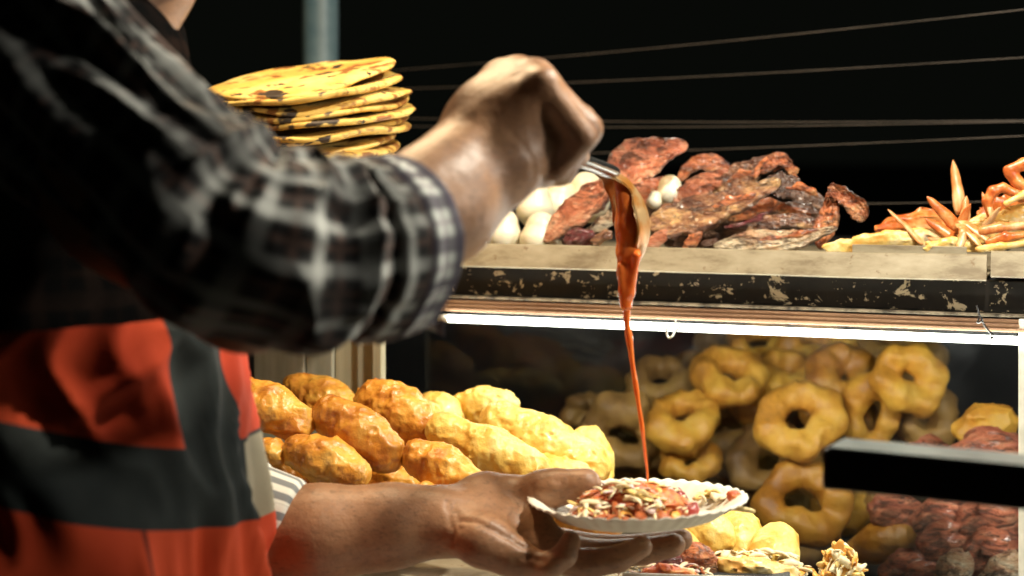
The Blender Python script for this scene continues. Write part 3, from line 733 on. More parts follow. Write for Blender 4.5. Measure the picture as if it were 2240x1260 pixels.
slab('roast_meat', [[(1385, 500, 22), (1450, 470, 30), (1400, 430, 26)]], 0.15, M['meat_dark'], 'dark filler meat added at the back of the heap behind the ladle', 'meat', mg, 0.6, 0.005)  # another dark filler, put behind the slabs to keep the gaps dark

tl_ = ['thin orange scrap curled on the largest brown piece', 'small red scrap lying on the brown ridge', 'crisp orange shred leaning on the charred piece', 'torn pink scrap over the rosy lump', 'thin red strip bridging the largest piece and the fatty slab',
       'little orange peak at the top of the shaggy ridge', 'dark red shred hanging below the rosy lump', 'bright torn strip on the pale fatty slab', 'narrow pink shred across the pink tongue', 'small crisp curl behind the charred piece']
tp_ = [[(1560, 452, 5), (1595, 436, 11), (1640, 428, 9), (1668, 412, 3)], [(1590, 398, 4), (1622, 380, 10), (1650, 384, 8), (1672, 372, 3)], [(1720, 412, 4), (1748, 408, 9), (1775, 420, 8), (1800, 438, 3)], [(1512, 418, 4), (1540, 400, 11), (1572, 404, 8), (1590, 392, 3)],
       [(1560, 500, 4), (1610, 492, 8), (1660, 476, 8), (1690, 460, 3)], [(1655, 372, 8), (1672, 352, 8), (1680, 338, 3)], [(1470, 452, 3), (1500, 458, 9), (1530, 448, 8), (1555, 452, 3)], [(1640, 528, 3), (1690, 520, 7), (1750, 512, 7), (1790, 502, 3)],
       [(1245, 492, 3), (1290, 458, 5), (1330, 425, 5), (1345, 405, 2)], [(1690, 378, 3), (1716, 356, 8), (1738, 372, 8), (1742, 392, 3)]]
tm_ = ['meat_red', 'meat_red', 'meat_red', 'meat_pink', 'maroon', 'meat_red', 'maroon', 'meat_red', 'meat_pink', 'meat_red']
for k in range(10):
    slab('roast_meat', [tp_[k]], (0.018, 0.055, 0.045, 0.075, 0.03, 0.075, 0.055, 0.012, 0.022, 0.09)[k], M[tm_[k]], tl_[k], 'meat', mg, 0.6, 0.0018, 110, 0.005, 0.0015)
# chicken feet, crab legs and shells at the right end
fg = 'fried feet and shells on the right tray'
slab('chicken_foot', [[(2085, 528, 24), (2010, 522, 24), (1940, 522, 15), (1890, 528, 8), (1850, 540, 6), (1812, 548, 5)], [(1940, 520, 10), (1890, 520, 7), (1845, 528, 6), (1800, 540, 4)], [(1930, 528, 9), (1880, 542, 6), (1845, 553, 6)]], 0.018, M['yellow_foot'],
     'yellow chicken foot with its toes over the tray lip', 'chicken foot', fg, 0.6, 0.002, 90, 0.004, 0.0016)
slab('fried_piece', [[(1925, 508, 14), (1965, 495, 22), (2020, 488, 28), (2065, 492, 28)]], 0.07, M['orange_shell'], 'orange crusty lump behind the yellow chicken foot', 'fried food', fg, 0.6, 0.004, 90)
slab('fried_piece', [[(2110, 510, 26), (2160, 505, 34), (2235, 490, 40), (2290, 490, 40)]], 0.08, M['yellow_foot'], 'golden lump under the spiky shells at the right edge', 'fried food', fg, 0.6, 0.005, 80)
slab('fried_piece', [[(2150, 470, 20), (2185, 455, 26), (2240, 445, 30), (2290, 440, 30)]], 0.11, M['orange_shell'], 'orange lump below the crab legs at the right edge', 'fried food', fg, 0.6, 0.004, 80)
slab('fried_piece', [[(2030, 540, 10), (2080, 532, 13), (2130, 540, 10)]], 0.012, M['yellow_foot'], 'crumbled golden scrap along the lip below the spikes', 'fried food', fg, 0.7, 0.004, 120)
slab('crab_leg', [[(2290, 352, 11), (2240, 358, 12), (2207, 374, 12)], [(2207, 376, 12), (2226, 398, 13), (2258, 420, 11)]], 0.06, M['orange_shell'], 'bent orange crab leg rising at the right edge', 'crab leg', fg, 0.8, 0.001, 60, 0.003, 0.0014)
slab('crab_leg', [[(2165, 470, 8), (2160, 440, 12), (2172, 418, 12), (2195, 410, 10)], [(2195, 412, 11), (2240, 432, 12), (2280, 425, 10)]], 0.055, M['orange_shell'], 'red crab leg bent over the spiky shells', 'crab leg', fg, 0.8, 0.001, 60, 0.003, 0.0014)
slab('crab_leg', [[(2150, 505, 9), (2190, 497, 10), (2240, 494, 9), (2290, 490, 8)]], 0.03, M['spike'], 'straight pale crab leg lying level at the right edge', 'crab leg', fg, 0.8, 0.001, 60, 0.003, 0.0014)
slab('crab_leg', [[(2140, 545, 7), (2190, 538, 9), (2250, 530, 8), (2300, 528, 7)]], 0.015, M['yellow_foot'], 'lowest yellow crab leg along the right tray lip', 'crab leg', fg, 0.8, 0.001, 60, 0.003, 0.0014)
slab('crab_leg', [[(2200, 445, 8), (2240, 425, 9), (2290, 410, 9)]], 0.04, M['yellow_foot'], 'yellow crab leg slanting up at the right edge', 'crab leg', fg, 0.8, 0.001, 60, 0.003, 0.0014)
slab('crab_leg', [[(2160, 530, 8), (2200, 518, 10), (2250, 512, 8), (2300, 508, 8)]], 0.022, M['orange_shell'], 'orange crab leg between the pale leg and the lowest leg', 'crab leg', fg, 0.8, 0.001, 60, 0.003, 0.0014)
def blade(tip, base, w, v0, v1, mat, label):
    a = PV(tip[0], tip[1], v0); b = PV(base[0], base[1], v1)
    w_ = R(w, b[1]); C = smooth_path([b, (a * 0.35 + b * 0.65) + [0.001, 0, 0.001], a * 0.8 + b * 0.2, a], 14)
    rad = w_ * np.array([0.55, 0.85, 1.0, 1.0, 0.97, 0.9, 0.84, 0.76, 0.67, 0.58, 0.46, 0.34, 0.2, 0.06])
    v_, f_ = tube_vf(C, rad, 10, (1, 0.2, 0), True, (1.0, 0.45))
    cc = v_.mean(0); v_ = v_ + 0.0007 * np.stack([noise(v_ * 150), noise(v_ * 150 + 9), noise(v_ * 150 + 17)], 1)
    o = mk('shell_spike', (v_, f_), mat); tag(o, label, 'shell', 'pointed shells sticking out of the fried heap')
bs = [((2085, 350), (2100, 470), 15, 0.05, 0.045, 'tallest shell spike, standing upright'), ((2028, 430), (2096, 505), 15, 0.02, 0.035, 'pale shell spike leaning left with its tip on dark'),
      ((1941, 456), (2018, 535), 8, 0.03, 0.025, 'leftmost thin shell spike above the chicken foot'), ((2114, 428), (2108, 490), 12, 0.045, 0.04, 'short shell spike just right of the upright one'),
      ((2124, 445), (2088, 512), 14, 0.025, 0.035, 'orange shell blade crossing in front of the upright spike'), ((2178, 538), (2098, 482), 13, 0.015, 0.03, 'shell blade slanting down to the right'),
      ((2156, 548), (2092, 490), 10, 0.010, 0.024, 'lower shell blade slanting down to the tray lip'), ((2024, 478), (2092, 528), 14, 0.020, 0.03, 'shell blade pointing left below the leaning spike'),
      ((2030, 520), (2085, 540), 9, 0.010, 0.02, 'small pale shell splinter at the tray lip'), ((2148, 420), (2172, 480), 8, 0.05, 0.045, 'thin shell splinter beside the red crab leg'),
      ((2060, 556), (2120, 512), 9, 0.008, 0.02, 'yellow shell splinter reaching down to the lip'), ((2190, 452), (2150, 500), 10, 0.04, 0.045, 'shell blade under the red crab leg'),
      ((2096, 548), (2110, 500), 12, 0.008, 0.02, 'broad shell blade pointing straight down at the tray joint')]
for k, b in enumerate(bs): blade(*b[:5], M['spike'] if k % 3 != 1 else M['orange_shell'], b[5])

# ================================================================== fritters on the counter
def fritter(a, b, r, Y, mat, label, name='fritter', group='battered fritters piled on the counter', amp=0.0044, dY=0.02, r2=None):
    p0, p1 = P(a[0], a[1], Y), P(b[0], b[1], Y - dY); ev = (p1 - p0) * 0.10; p0, p1 = p0 - ev, p1 + ev; r_ = R(r, Y) * 0.97; r2_ = R(r2 or r * 0.95, Y)
    mid = (p0 + p1) / 2 + np.array([random.uniform(-1, 1), random.uniform(-1, 1), random.uniform(0, 1)]) * r_ * 0.10
    sd = random.uniform(0, 30); h_ = 0.0020 if 'deep' not in (label or '') else 0.004
    def disp(p):
        q = p * 48 + sd
        return amp * (0.4 * noise(q * 0.6) + 0.8 * (np.abs(noise(q)) - 0.3) + 0.75 * (np.abs(noise(q * 2.2 + 3)) - 0.3) + 0.45 * (np.abs(noise(q * 4.6 + 8)) - 0.3))
    V, F = sdf_mesh([(p0, mid, r_ * 0.93, r_, 0.02), (mid, p1, r_, r2_, 0.02)], h_, disp, amp * 2)
    o = mk(name, (V, F), mat)
    if label: tag(o, label, 'fritter', group)
    return o
FM, PM = M['fritter'], M['pale_fritter']
fl = [((548, 868), (640, 920), 42, 1.60, FM, 'golden fritter touching the red apron edge, upper left'), ((665, 858), (765, 905), 42, 1.72, FM, 'highest golden fritter at the back left against the planks'),
      ((738, 918), (830, 980), 50, 1.58, FM, 'long golden fritter in the middle of the pile, lying diagonally'), ((832, 884), (915, 925), 54, 1.67, FM, 'thick knobbly fritter at the top centre of the pile'),
      ((668, 992), (758, 1034), 45, 1.54, FM, 'oval orange fritter just above the striped cuff'), ((925, 1005), (1015, 1062), 45, 1.55, FM, 'smooth yellow fritter just above the wrist'),
      ((988, 950), (1150, 1024), 44, 1.62, PM, 'long pale fritter running towards the thumb'), ((1112, 936), (1268, 1012), 54, 1.67, PM, 'largest bright fritter at the right of the pile behind the thumb'),
      ((1012, 896), (1096, 892), 36, 1.76, PM, 'pale brightly lit fritter at the back of the pile'), ((1285, 975), (1296, 1035), 42, 1.72, PM, 'rightmost fritter of the pile, its yellow edge showing behind the thumb'),
      ((576, 978), (606, 998), 20, 1.56, FM, 'small curled yellow fritter between the apron and the oval one'), ((852, 1050), (886, 1072), 40, 1.62, FM, 'shaded brown fritter low in the middle of the pile'),
      ((896, 1090), (960, 1100), 26, 1.52, FM, 'small fritter end peeping over the forearm'), ((566, 1010), (640, 1050), 40, 1.64, FM, 'shaded fritter low at the left behind the striped cuff'),
      ((945, 892), (975, 915), 34, 1.75, PM, 'pale fritter wedged behind the knobbly one'), ((905, 960), (945, 1000), 36, 1.66, FM, 'fritter half hidden under the knobbly one'),
      ((1160, 1040), (1250, 1050), 45, 1.64, PM, 'pale fritter right behind the thumb'), ((790, 1040), (840, 1060), 40, 1.66, FM, 'shaded fritter beneath the diagonal one')]
for a in fl: fritter(*a)
for k in range(16):
    x = 540 + k * 47
    fritter((x, 1075 + 40 * (k % 2)), (x + 70, 1100 + 40 * (k % 2)), 48, 1.63 + 0.04 * (k % 3), FM, 'battered fritter deep in the pile behind the forearm')
rl = [((1525, 1160), (1560, 1175), 44, 1.55, PM, 'pale fritter just under the right end of the paper plate'), ((1618, 1160), (1612, 1205), 47, 1.56, PM, 'wrinkled pale fritter standing right of the plate'),
      ((1702, 1190), (1690, 1250), 45, 1.53, PM, 'pale fritter standing upright, rightmost on the low tray'), ((1470, 1195), (1500, 1215), 40, 1.54, PM, 'pale fritter behind the fingertips'),
      ((1640, 1265), (1600, 1290), 45, 1.56, PM, 'pale fritter at the bottom edge below the wrinkled one')]
for a in rl: fritter(*a, group='pale fritters on the low tray', amp=0.003)
tr_ = thing('fritter_tray', P(920, 1200, 1.64), 'metal tray under the big fritter pile behind the forearm', 'tray')
mk('base', box_vf(P(920, 1190, 1.66), (0.40, 0.26, 0.004), None, 0.001), M['tray_metal'], tr_, False)
mk('stand', box_vf(P(920, 1190, 1.66) - np.array([0, 0, 0.026]), (0.36, 0.22, 0.046), None, 0.002), M['dark_panel'], tr_, False)

# low tray with shredded food at the bottom right
lt = thing('low_tray', P(1640, 1275, 1.44), 'pale shallow tray at the bottom edge holding red meat and shredded cabbage', 'tray')
a, b = P(1362, 1246, 1.42), P(1735, 1276, 1.402)
ax = (b - a); L_ = np.linalg.norm(ax[:2]); ang = math.atan2(ax[1], ax[0])
AX = np.array([[math.cos(ang), math.sin(ang), 0], [-math.sin(ang), math.cos(ang), 0], [0, 0, 1]])
cz = (a + b) / 2
mk('rim', box_vf(cz + [0, 0, -0.004], (L_, 0.003, 0.010), AX, 0.0008), M['paper'], lt, False)
mk('base', box_vf(cz + AX[1] * 0.075 + [0, 0, -0.012], (L_, 0.15, 0.004), AX, 0.001), M['dark_panel'], lt, False)
def shreds(parent, centre, spread, n, mats, seed, length=(0.012, 0.03), rad=0.0011, up=0.4, name='shred'):
    rg = random.Random(seed); meshes = []
    for k in range(7):
        L = 1.0; bend = rg.uniform(0.0, 0.3)
        C = smooth_path([(-0.5, 0, 0), (-0.2, 0, bend * 0.5), (0.2, rg.uniform(-.2, .2), bend * 0.45), (0.5, rg.uniform(-.2, .2), -0.05)], 7)
        v, f = tube_vf(C, np.array([0.05, 0.09, 0.105, 0.11, 0.105, 0.09, 0.045]), 6, (0, 0, 1), True, (0.55, 1.5))
        meshes.append((v, f))
    cache = {}
    for k in range(n):
        mi, mt = rg.randrange(7), rg.choice(mats)
        key = (mi, mt.name)
        if key not in cache:
            me = raw_mesh(name, meshes[mi][0], meshes[mi][1]); me.materials.append(mt); cache[key] = me
        o = bpy.data.objects.new(name, cache[key]); col.objects.link(o)
        a_, r_ = rg.uniform(0, 6.28), math.sqrt(rg.random())
        x, y = r_ * math.cos(a_), r_ * math.sin(a_)
        z = (1 - r_ * r_) * spread[2] + rg.uniform(-0.3, 0.15) * spread[2] * 0.5
        w = np.array(centre) + np.array([x * spread[0], y * spread[1], z])
        o.parent = parent; o.location = Vector(w) - Vector(WL[parent.name])
        s = rg.uniform(*length); o.scale = (s, s * rg.uniform(0.7, 1.5) * rad / 0.0011, s * rg.uniform(0.7, 1.5) * rad / 0.0011)
        o.rotation_euler = (rg.uniform(-up, up) * 2, rg.uniform(-up, up), rg.uniform(0, 6.28))
slab('red_meat', [[(1425, 1238, 16), (1455, 1222, 20), (1490, 1235, 18)]], -0.25, M['maroon'], 'small dark red meat at the left end of the low tray', 'meat', None, 0.8, 0.003, 100)
slab('red_meat', [[(1485, 1225, 18), (1520, 1218, 28), (1550, 1240, 24), (1552, 1260, 20)]], -0.235, M['meat_red'], 'glossy dark red meat chunk in the middle of the low tray', 'meat', None, 0.8, 0.003, 90)
h1 = thing('shredded_salad', P(1440, 1250, 1.44), 'chopped pale and red salad spilling along the low tray rim', 'salad')
slab('mound', [[(1410, 1250, 10), (1450, 1252, 14), (1510, 1262, 14)]], -0.27, M['salsa'], None, parent=h1, flat=0.9, amp=0.003, freq=110)
shreds(h1, P(1455, 1252, 1.455), (0.042, 0.012, 0.006), 46, [M['cabbage'], M['cabbage'], M['salsa'], M['pink_veg']], 3, (0.008, 0.017))
h2 = thing('shredded_salad', P(1640, 1262, 1.46), 'heaped shredded cabbage and orange chunks in front of the upright fritters', 'salad')
slab('mound', [[(1580, 1235, 16), (1600, 1245, 22), (1660, 1245, 26), (1730, 1262, 20)]], -0.22, M['yellow_foot'], None, parent=h2, flat=0.9, amp=0.004, freq=100)
shreds(h2, P(1650, 1248, 1.49), (0.05, 0.02, 0.016), 95, [M['cabbage'], M['cabbage'], M['yellow_veg'], M['carrot'], M['cabbage']], 4, (0.012, 0.026))
h3 = thing('shredded_salad', P(1835, 1265, 1.50), 'small tower of shredded cabbage and carrot standing alone at the bottom edge', 'salad')
slab('mound', [[(1832, 1220, 14), (1838, 1250, 28), (1838, 1290, 34)]], -0.08, M['carrot'], None, parent=h3, flat=0.9, amp=0.004, freq=100)
q = PV(1836, 1262, -0.08)
shreds(h3, q + [0, -0.003, 0.0], (0.020, 0.018, 0.028), 80, [M['cabbage'], M['cabbage'], M['carrot'], M['yellow_veg']], 5, (0.012, 0.024), 0.0011, 1.2)

# ================================================================== fried rings inside the glass case
def ring(cx, cy, Rx, Ry, r, v, mat, label, yaw=0.0, group='fried dough rings piled in the glass case'):
    Y = onY(cx, v); c0 = P(cx, cy, Y); pr = []
    n = 12; sd = random.uniform(0, 30); pts = []
    Rx *= 1.08; Ry *= 1.14; tiltd = math.sqrt(max(Rx * Rx - Ry * Ry, 0))
    for k in range(n):
        a = 2 * math.pi * k / n; w = 1 + 0.13 * math.sin(2 * a + sd) + 0.05 * math.sin(3 * a + 2 * sd)
        x, y = Rx * math.cos(a) * w, Ry * math.sin(a) * w
        d = tiltd * math.sin(a)
        pts.append(c0 + np.array([R(x, Y) * math.cos(yaw), R(d, Y) + R(x, Y) * math.sin(yaw), R(y, Y)]))
    for k in range(n):
        rr = [R(r * (1 + 0.16 * math.sin(3 * j + sd)), Y) for j in (k, (k + 1) % n)]
        pr.append((pts[k], pts[(k + 1) % n], rr[0] * 0.87, rr[1] * 0.87, 0.004))
    def disp(p):
        q = p * 30 + sd
        return 0.007 * noise(q * 0.8) + 0.006 * (np.abs(noise(q * 1.7)) - 0.3) + 0.002 * (np.abs(noise(q * 4)) - 0.3)
    V, F = sdf_mesh(pr, 0.0036, disp, 0.014)
    o = mk('fried_ring', (V, F), mat); tag(o, label, 'fried ring', group)
DN, BD = M['donut'], M['brown_donut']
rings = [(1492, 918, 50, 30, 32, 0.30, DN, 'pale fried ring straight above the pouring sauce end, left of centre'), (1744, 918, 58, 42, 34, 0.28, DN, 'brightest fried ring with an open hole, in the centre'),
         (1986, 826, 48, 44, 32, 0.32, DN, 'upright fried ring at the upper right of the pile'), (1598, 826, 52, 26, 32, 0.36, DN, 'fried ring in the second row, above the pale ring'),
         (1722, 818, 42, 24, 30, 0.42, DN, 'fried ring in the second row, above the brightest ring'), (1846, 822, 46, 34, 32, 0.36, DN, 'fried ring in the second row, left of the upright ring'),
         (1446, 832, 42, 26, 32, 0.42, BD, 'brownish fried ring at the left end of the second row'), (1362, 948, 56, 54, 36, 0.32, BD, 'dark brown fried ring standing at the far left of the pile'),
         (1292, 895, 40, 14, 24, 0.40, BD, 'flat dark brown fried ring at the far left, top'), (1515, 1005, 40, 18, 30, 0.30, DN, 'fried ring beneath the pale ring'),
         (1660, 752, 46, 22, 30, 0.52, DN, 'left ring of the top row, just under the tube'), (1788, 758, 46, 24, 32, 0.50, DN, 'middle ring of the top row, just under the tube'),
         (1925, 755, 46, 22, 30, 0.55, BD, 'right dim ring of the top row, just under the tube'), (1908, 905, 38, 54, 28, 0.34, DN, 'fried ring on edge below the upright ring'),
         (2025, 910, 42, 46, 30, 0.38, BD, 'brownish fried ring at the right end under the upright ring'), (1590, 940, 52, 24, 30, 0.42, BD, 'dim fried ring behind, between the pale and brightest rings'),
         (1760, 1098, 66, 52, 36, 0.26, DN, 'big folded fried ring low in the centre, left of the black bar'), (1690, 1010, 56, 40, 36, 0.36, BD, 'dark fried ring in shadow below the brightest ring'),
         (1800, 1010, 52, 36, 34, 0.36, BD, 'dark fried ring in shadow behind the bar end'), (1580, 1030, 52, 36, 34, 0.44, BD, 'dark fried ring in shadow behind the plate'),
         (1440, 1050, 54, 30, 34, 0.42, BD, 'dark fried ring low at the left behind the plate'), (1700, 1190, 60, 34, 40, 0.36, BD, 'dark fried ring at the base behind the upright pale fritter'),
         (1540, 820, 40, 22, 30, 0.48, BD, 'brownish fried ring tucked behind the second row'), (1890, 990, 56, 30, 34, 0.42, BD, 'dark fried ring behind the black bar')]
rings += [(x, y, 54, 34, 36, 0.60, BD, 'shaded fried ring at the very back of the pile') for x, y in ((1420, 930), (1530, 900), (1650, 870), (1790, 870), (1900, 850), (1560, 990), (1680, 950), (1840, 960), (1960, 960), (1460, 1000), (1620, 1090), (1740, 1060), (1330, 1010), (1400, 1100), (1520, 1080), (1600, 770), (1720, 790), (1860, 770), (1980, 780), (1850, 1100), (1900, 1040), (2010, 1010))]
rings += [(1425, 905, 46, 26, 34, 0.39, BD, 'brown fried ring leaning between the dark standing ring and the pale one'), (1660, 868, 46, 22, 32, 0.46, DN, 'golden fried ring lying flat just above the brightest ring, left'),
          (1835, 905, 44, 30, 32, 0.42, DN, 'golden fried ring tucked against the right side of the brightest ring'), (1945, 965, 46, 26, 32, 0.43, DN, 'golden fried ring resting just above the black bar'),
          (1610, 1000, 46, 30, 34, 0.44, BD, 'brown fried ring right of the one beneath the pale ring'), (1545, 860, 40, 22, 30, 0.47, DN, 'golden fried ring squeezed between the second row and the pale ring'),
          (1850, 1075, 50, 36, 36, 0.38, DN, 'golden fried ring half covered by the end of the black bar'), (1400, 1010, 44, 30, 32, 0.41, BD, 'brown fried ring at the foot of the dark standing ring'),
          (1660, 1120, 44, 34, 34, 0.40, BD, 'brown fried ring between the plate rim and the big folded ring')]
for a in rings: ring(*a)
fritter((1885, 1205), (1965, 1178), 34, 1.85, M['donut'], 'beige rolled fritter lying by the red meat, out of focus', amp=0.002, group='rolls in the case')

# red meat heap in the case, right
hg = 'reddish meat pieces heaped at the right of the glass case'
hp = [((2180, 930), (2130, 950), 44, 0.22, 'donut', 'tan crusty piece on top of the red meat heap by the post'), ((2195, 985), (2110, 1000), 46, 0.17, 'raw_red', 'bright red meat piece just above the black bar by the post'),
      ((2060, 1000), (2010, 990), 30, 0.26, 'raw_red', 'dim red meat piece above the middle of the black bar'),
      ((1990, 1130), (1930, 1110), 40, 0.20, 'raw_red', 'red meat piece directly under the black bar, left'), ((2090, 1120), (2030, 1135), 44, 0.17, 'raw_red', 'red meat piece directly under the black bar, middle'),
      ((2190, 1130), (2130, 1150), 46, 0.16, 'raw_red', 'red meat piece directly under the black bar beside the post'), ((2040, 1190), (2100, 1180), 34, 0.14, 'raw_red', 'red meat piece in the middle of the heap'),
      ((2190, 1200), (2140, 1215), 40, 0.13, 'raw_red', 'red meat piece low by the post'), ((2010, 1235), (1950, 1250), 30, 0.13, 'raw_red', 'thin red meat strip at the bottom edge below the beige roll'),
      ((2100, 1235), (2080, 1275), 30, 0.10, 'meat_fat', 'pale greyish meat at the bottom edge of the heap'), ((2210, 1235), (2160, 1270), 32, 0.10, 'meat_fat', 'pale meat in the bottom right corner by the post'),
      ((2040, 1270), (1990, 1280), 34, 0.12, 'raw_red', 'red meat at the bottom edge, middle of the heap'), ((1950, 1060), (1930, 1100), 36, 0.30, 'brown_donut', 'brown crusty piece in shadow left of the red heap')]
for (a, b, r, v, mt, lab) in hp:
    slab('case_meat', [[(a[0], a[1], r), ((a[0] + b[0]) / 2, (a[1] + b[1]) / 2 - 6, r * 1.05), (b[0], b[1], r * 0.9)]], v, M[mt], lab, 'meat', hg, 0.8, 0.006, 55, 0.012, 0.003)
mk_c = slab('case_meat', [[(2000, 1180, 60), (2100, 1190, 80), (2180, 1150, 90), (2190, 1040, 60)]], 0.30, M['raw_red'], 'dim bulk of red meat deep in the heap', 'meat', hg, 0.8, 0.008, 50, 0.02, 0.004)
slab('case_meat', [[(1980, 1310, 50), (2100, 1310, 60), (2220, 1300, 60)]], 0.14, M['raw_red'], 'red meat below the bottom edge of the heap', 'meat', hg, 0.8, 0.006, 50, 0.02, 0.004)

# ================================================================== blurred black bar in front, right
q0, q1 = P(1797, 984, 1.10), P(2245, 1028, 1.036)
dr = q1 - q0; dr[2] = 0; dr /= np.linalg.norm(dr)
BA = np.array([dr, [-dr[1], dr[0], 0], [0, 0, 1]])
ob = thing('black_bar', q0, 'black square metal bar reaching in from the right, out of focus', 'metal bar')
Lb = 0.75; hb = 0.0265
mk('bar', box_vf(q0 + dr * Lb / 2 + BA[1] * 0.020 - [0, 0, hb / 2], (Lb, 0.040, hb), BA, 0.003), M['black_bar'], ob, False)
mk('lit_top', box_vf(q0 + dr * (Lb / 2 + 0.002) + BA[1] * 0.020 + [0, 0, 0.0012], (Lb - 0.004, 0.038, 0.002), BA, 0.0006), M['bar_top'], ob, False)  # thin slab carrying the painted lit tone of the bar's top
e_ = q0 + dr * (Lb - 0.02)
mk('post', box_vf((e_[0], e_[1] , (e_[2] - hb) / 2), (0.03, 0.03, e_[2] - hb), None, 0.003), M['black_bar'], ob, False)

# ================================================================== paper plate with food
pc = P(1392, 1113, 1.36)
pt_ = math.radians(-2.0)
PR = np.array(Matrix.Rotation(math.radians(-1.2), 3, 'Y') @ Matrix.Rotation(pt_, 3, 'X'))
plate = thing('paper_plate', pc, 'white fluted paper plate of food held in the left hand', 'plate')
Rp = R(240, 1.36)
def plate_z(r, a):
    s = np.clip((r - 0.66) / 0.34, 0, 1)
    return 0.0155 * s * s * (3 - 2 * s) + 0.0008 * np.sin(44 * a) * s
nA, nRr = 264, 16
A, Q = np.meshgrid(np.linspace(0, 2 * math.pi, nA, endpoint=False), np.linspace(0.02, 1, nRr), indexing='ij')
rr = Q * (1 + 0.008 * np.sin(44 * A + 1.2) * (Q > 0.9) + 0.012 * np.sin(3 * A + 1))
top = np.stack([Rp * rr * np.cos(A), Rp * rr * np.sin(A), plate_z(Q, A) - 0.006], -1)
bot = top.copy(); bot[..., 2] -= 0.0012
V = np.concatenate([top, bot[:, ::-1]], 1)
F = []
mR = 2 * nRr
for i in range(nA):
    for j in range(mR):
        F.append([i * mR + j, ((i + 1) % nA) * mR + j, ((i + 1) % nA) * mR + (j + 1) % mR, i * mR + (j + 1) % mR])
mk('dish', (V.reshape(-1, 3) @ PR.T + pc, [q[::-1] for q in F]), M['paper'], plate)

fd = thing('topped_tostada', pc, 'heap of red topping and shredded cabbage on the paper plate', 'food')
slab('mound', [[(1268, 1120, 17), (1300, 1112, 28), (1390, 1103, 38), (1460, 1110, 31), (1508, 1118, 20)], [(1300, 1096, 16), (1400, 1088, 22), (1470, 1100, 18)]], onY(1392, 0) * 0 + float((np.array([pc[0], 1.355]) - SO) @ SV), M['salsa'], None, parent=fd, flat=1.3, amp=0.0035, freq=110)
fc = P(1378, 1118, 1.352)
shreds(fd, fc + [0, 0, 0.004], (0.046, 0.038, 0.018), 120, [M['cabbage'], M['cabbage'], M['yellow_veg'], M['pink_veg'], M['salsa']], 8, (0.010, 0.024), 0.0009, 0.4)
shreds(fd, fc + [-0.004, -0.020, 0.0], (0.048, 0.020, 0.006), 110, [M['salsa'], M['salsa'], M['cabbage'], M['salsa'], M['carrot']], 9, (0.008, 0.017), 0.0014, 0.35)
shreds(fd, P(1440, 1098, 1.38), (0.024, 0.014, 0.008), 34, [M['dark_red_veg'], M['dark_red_veg'], M['cabbage'], M['salsa']], 10, (0.008, 0.018), 0.0022, 0.5)
shreds(fd, P(1555, 1092, 1.385), (0.014, 0.014, 0.004), 12, [M['yellow_veg'], M['cabbage']], 12, (0.008, 0.016), 0.0018, 0.3)
slab('red_scrap', [[(1490, 1122, 12), (1510, 1118, 14), (1518, 1108, 8)]], float((np.array([pc[0], 1.35]) - SO) @ SV), M['dark_red_veg'], None, parent=fd, flat=1.0, amp=0.002, freq=120, h=0.0016)
slab('red_scrap', [[(1592, 1080, 6), (1606, 1088, 11), (1618, 1098, 10)]], float((np.array([0.18, 1.37]) - SO) @ SV), M['salsa'], None, parent=fd, flat=1.0, amp=0.0015, freq=120, h=0.0016)
o = mk('toothpick', tube_vf(smooth_path([P(1590, 1108, 1.37), P(1625, 1114, 1.36), P(1652, 1119, 1.355)], 8), [0.0022, 0.0024, 0.0024, 0.0024, 0.0023, 0.0022, 0.002, 0.0012], 8), M['yellow_foot'])
tag(o, 'short tan stick poking over the right rim of the paper plate', 'stick')

# ================================================================== spoon and pouring sauce
sp_ = thing('serving_spoon', P(1330, 375, 1.36), 'steel serving spoon tipped downwards in the fist, coated in sauce', 'spoon')
hd = smooth_path([P(1120, 318, 1.245), P(1200, 345, 1.25), P(1262, 350, 1.275), P(1300, 362, 1.31), P(1332, 374, 1.345)], 24)
mk('handle', tube_vf(hd, np.linspace(0.0050, 0.0068, 24), 12, (0, 0, 1), True, (0.9, 1.5)), M['steel'], sp_)
sc_ = smooth_path([P(1322, 368, 1.34), P(1368, 388, 1.37), P(1404, 435, 1.38), P(1419, 495, 1.38), P(1408, 552, 1.38), P(1378, 606, 1.375)], 40)
Tn = np.gradient(sc_, axis=0); Tn /= np.linalg.norm(Tn, axis=1)[:, None]
lat = np.array([0.30, -0.95, 0.0])
ws = np.interp(np.linspace(0, 1, 40), [0, 0.1, 0.25, 0.5, 0.75, 0.92, 1], [0.0066, 0.010, 0.020, 0.028, 0.025, 0.014, 0.003])
phi = np.linspace(-1, 1, 21); vs = []
for side in (0, 1):
    for i in range(40):
        la = lat - Tn[i] * (lat @ Tn[i]); la /= np.linalg.norm(la)
        inn = np.cross(Tn[i], la)
        if inn[0] > 0: inn = -inn
        for p_ in phi:
            vs.append(sc_[i] + la * ws[i] * p_ + inn * (ws[i] * 0.72 * p_ * p_ + 0.0014 * side))
g0 = grid_faces(40, 21).astype(int); off = 40 * 21
fs = [list(map(int, q)) for q in g0] + [[int(x) + off for x in q[::-1]] for q in g0]
for i in range(39):
    for j in (0, 20):
        q = [i * 21 + j, (i + 1) * 21 + j, (i + 1) * 21 + j + off, i * 21 + j + off]
        fs.append(q if j else q[::-1])
for j in range(20):
    for i in (0, 39):
        q = [i * 21 + j, i * 21 + j + 1, i * 21 + j + 1 + off, i * 21 + j + off]
        fs.append(q if i == 0 else q[::-1])
mk('bowl', (np.array(vs), fs), M['sauced'], sp_)
sy = 1.365
ch = [(1352, 400, 10), (1366, 430, 20), (1373, 490, 27), (1374, 550, 26), (1372, 595, 21), (1370, 640, 15), (1370, 668, 13)]
pr = [(P(a[0], a[1], sy), P(b[0], b[1], sy), R(a[2], sy), R(b[2], sy), 0.004) for a, b in zip(ch[:-1], ch[1:])]
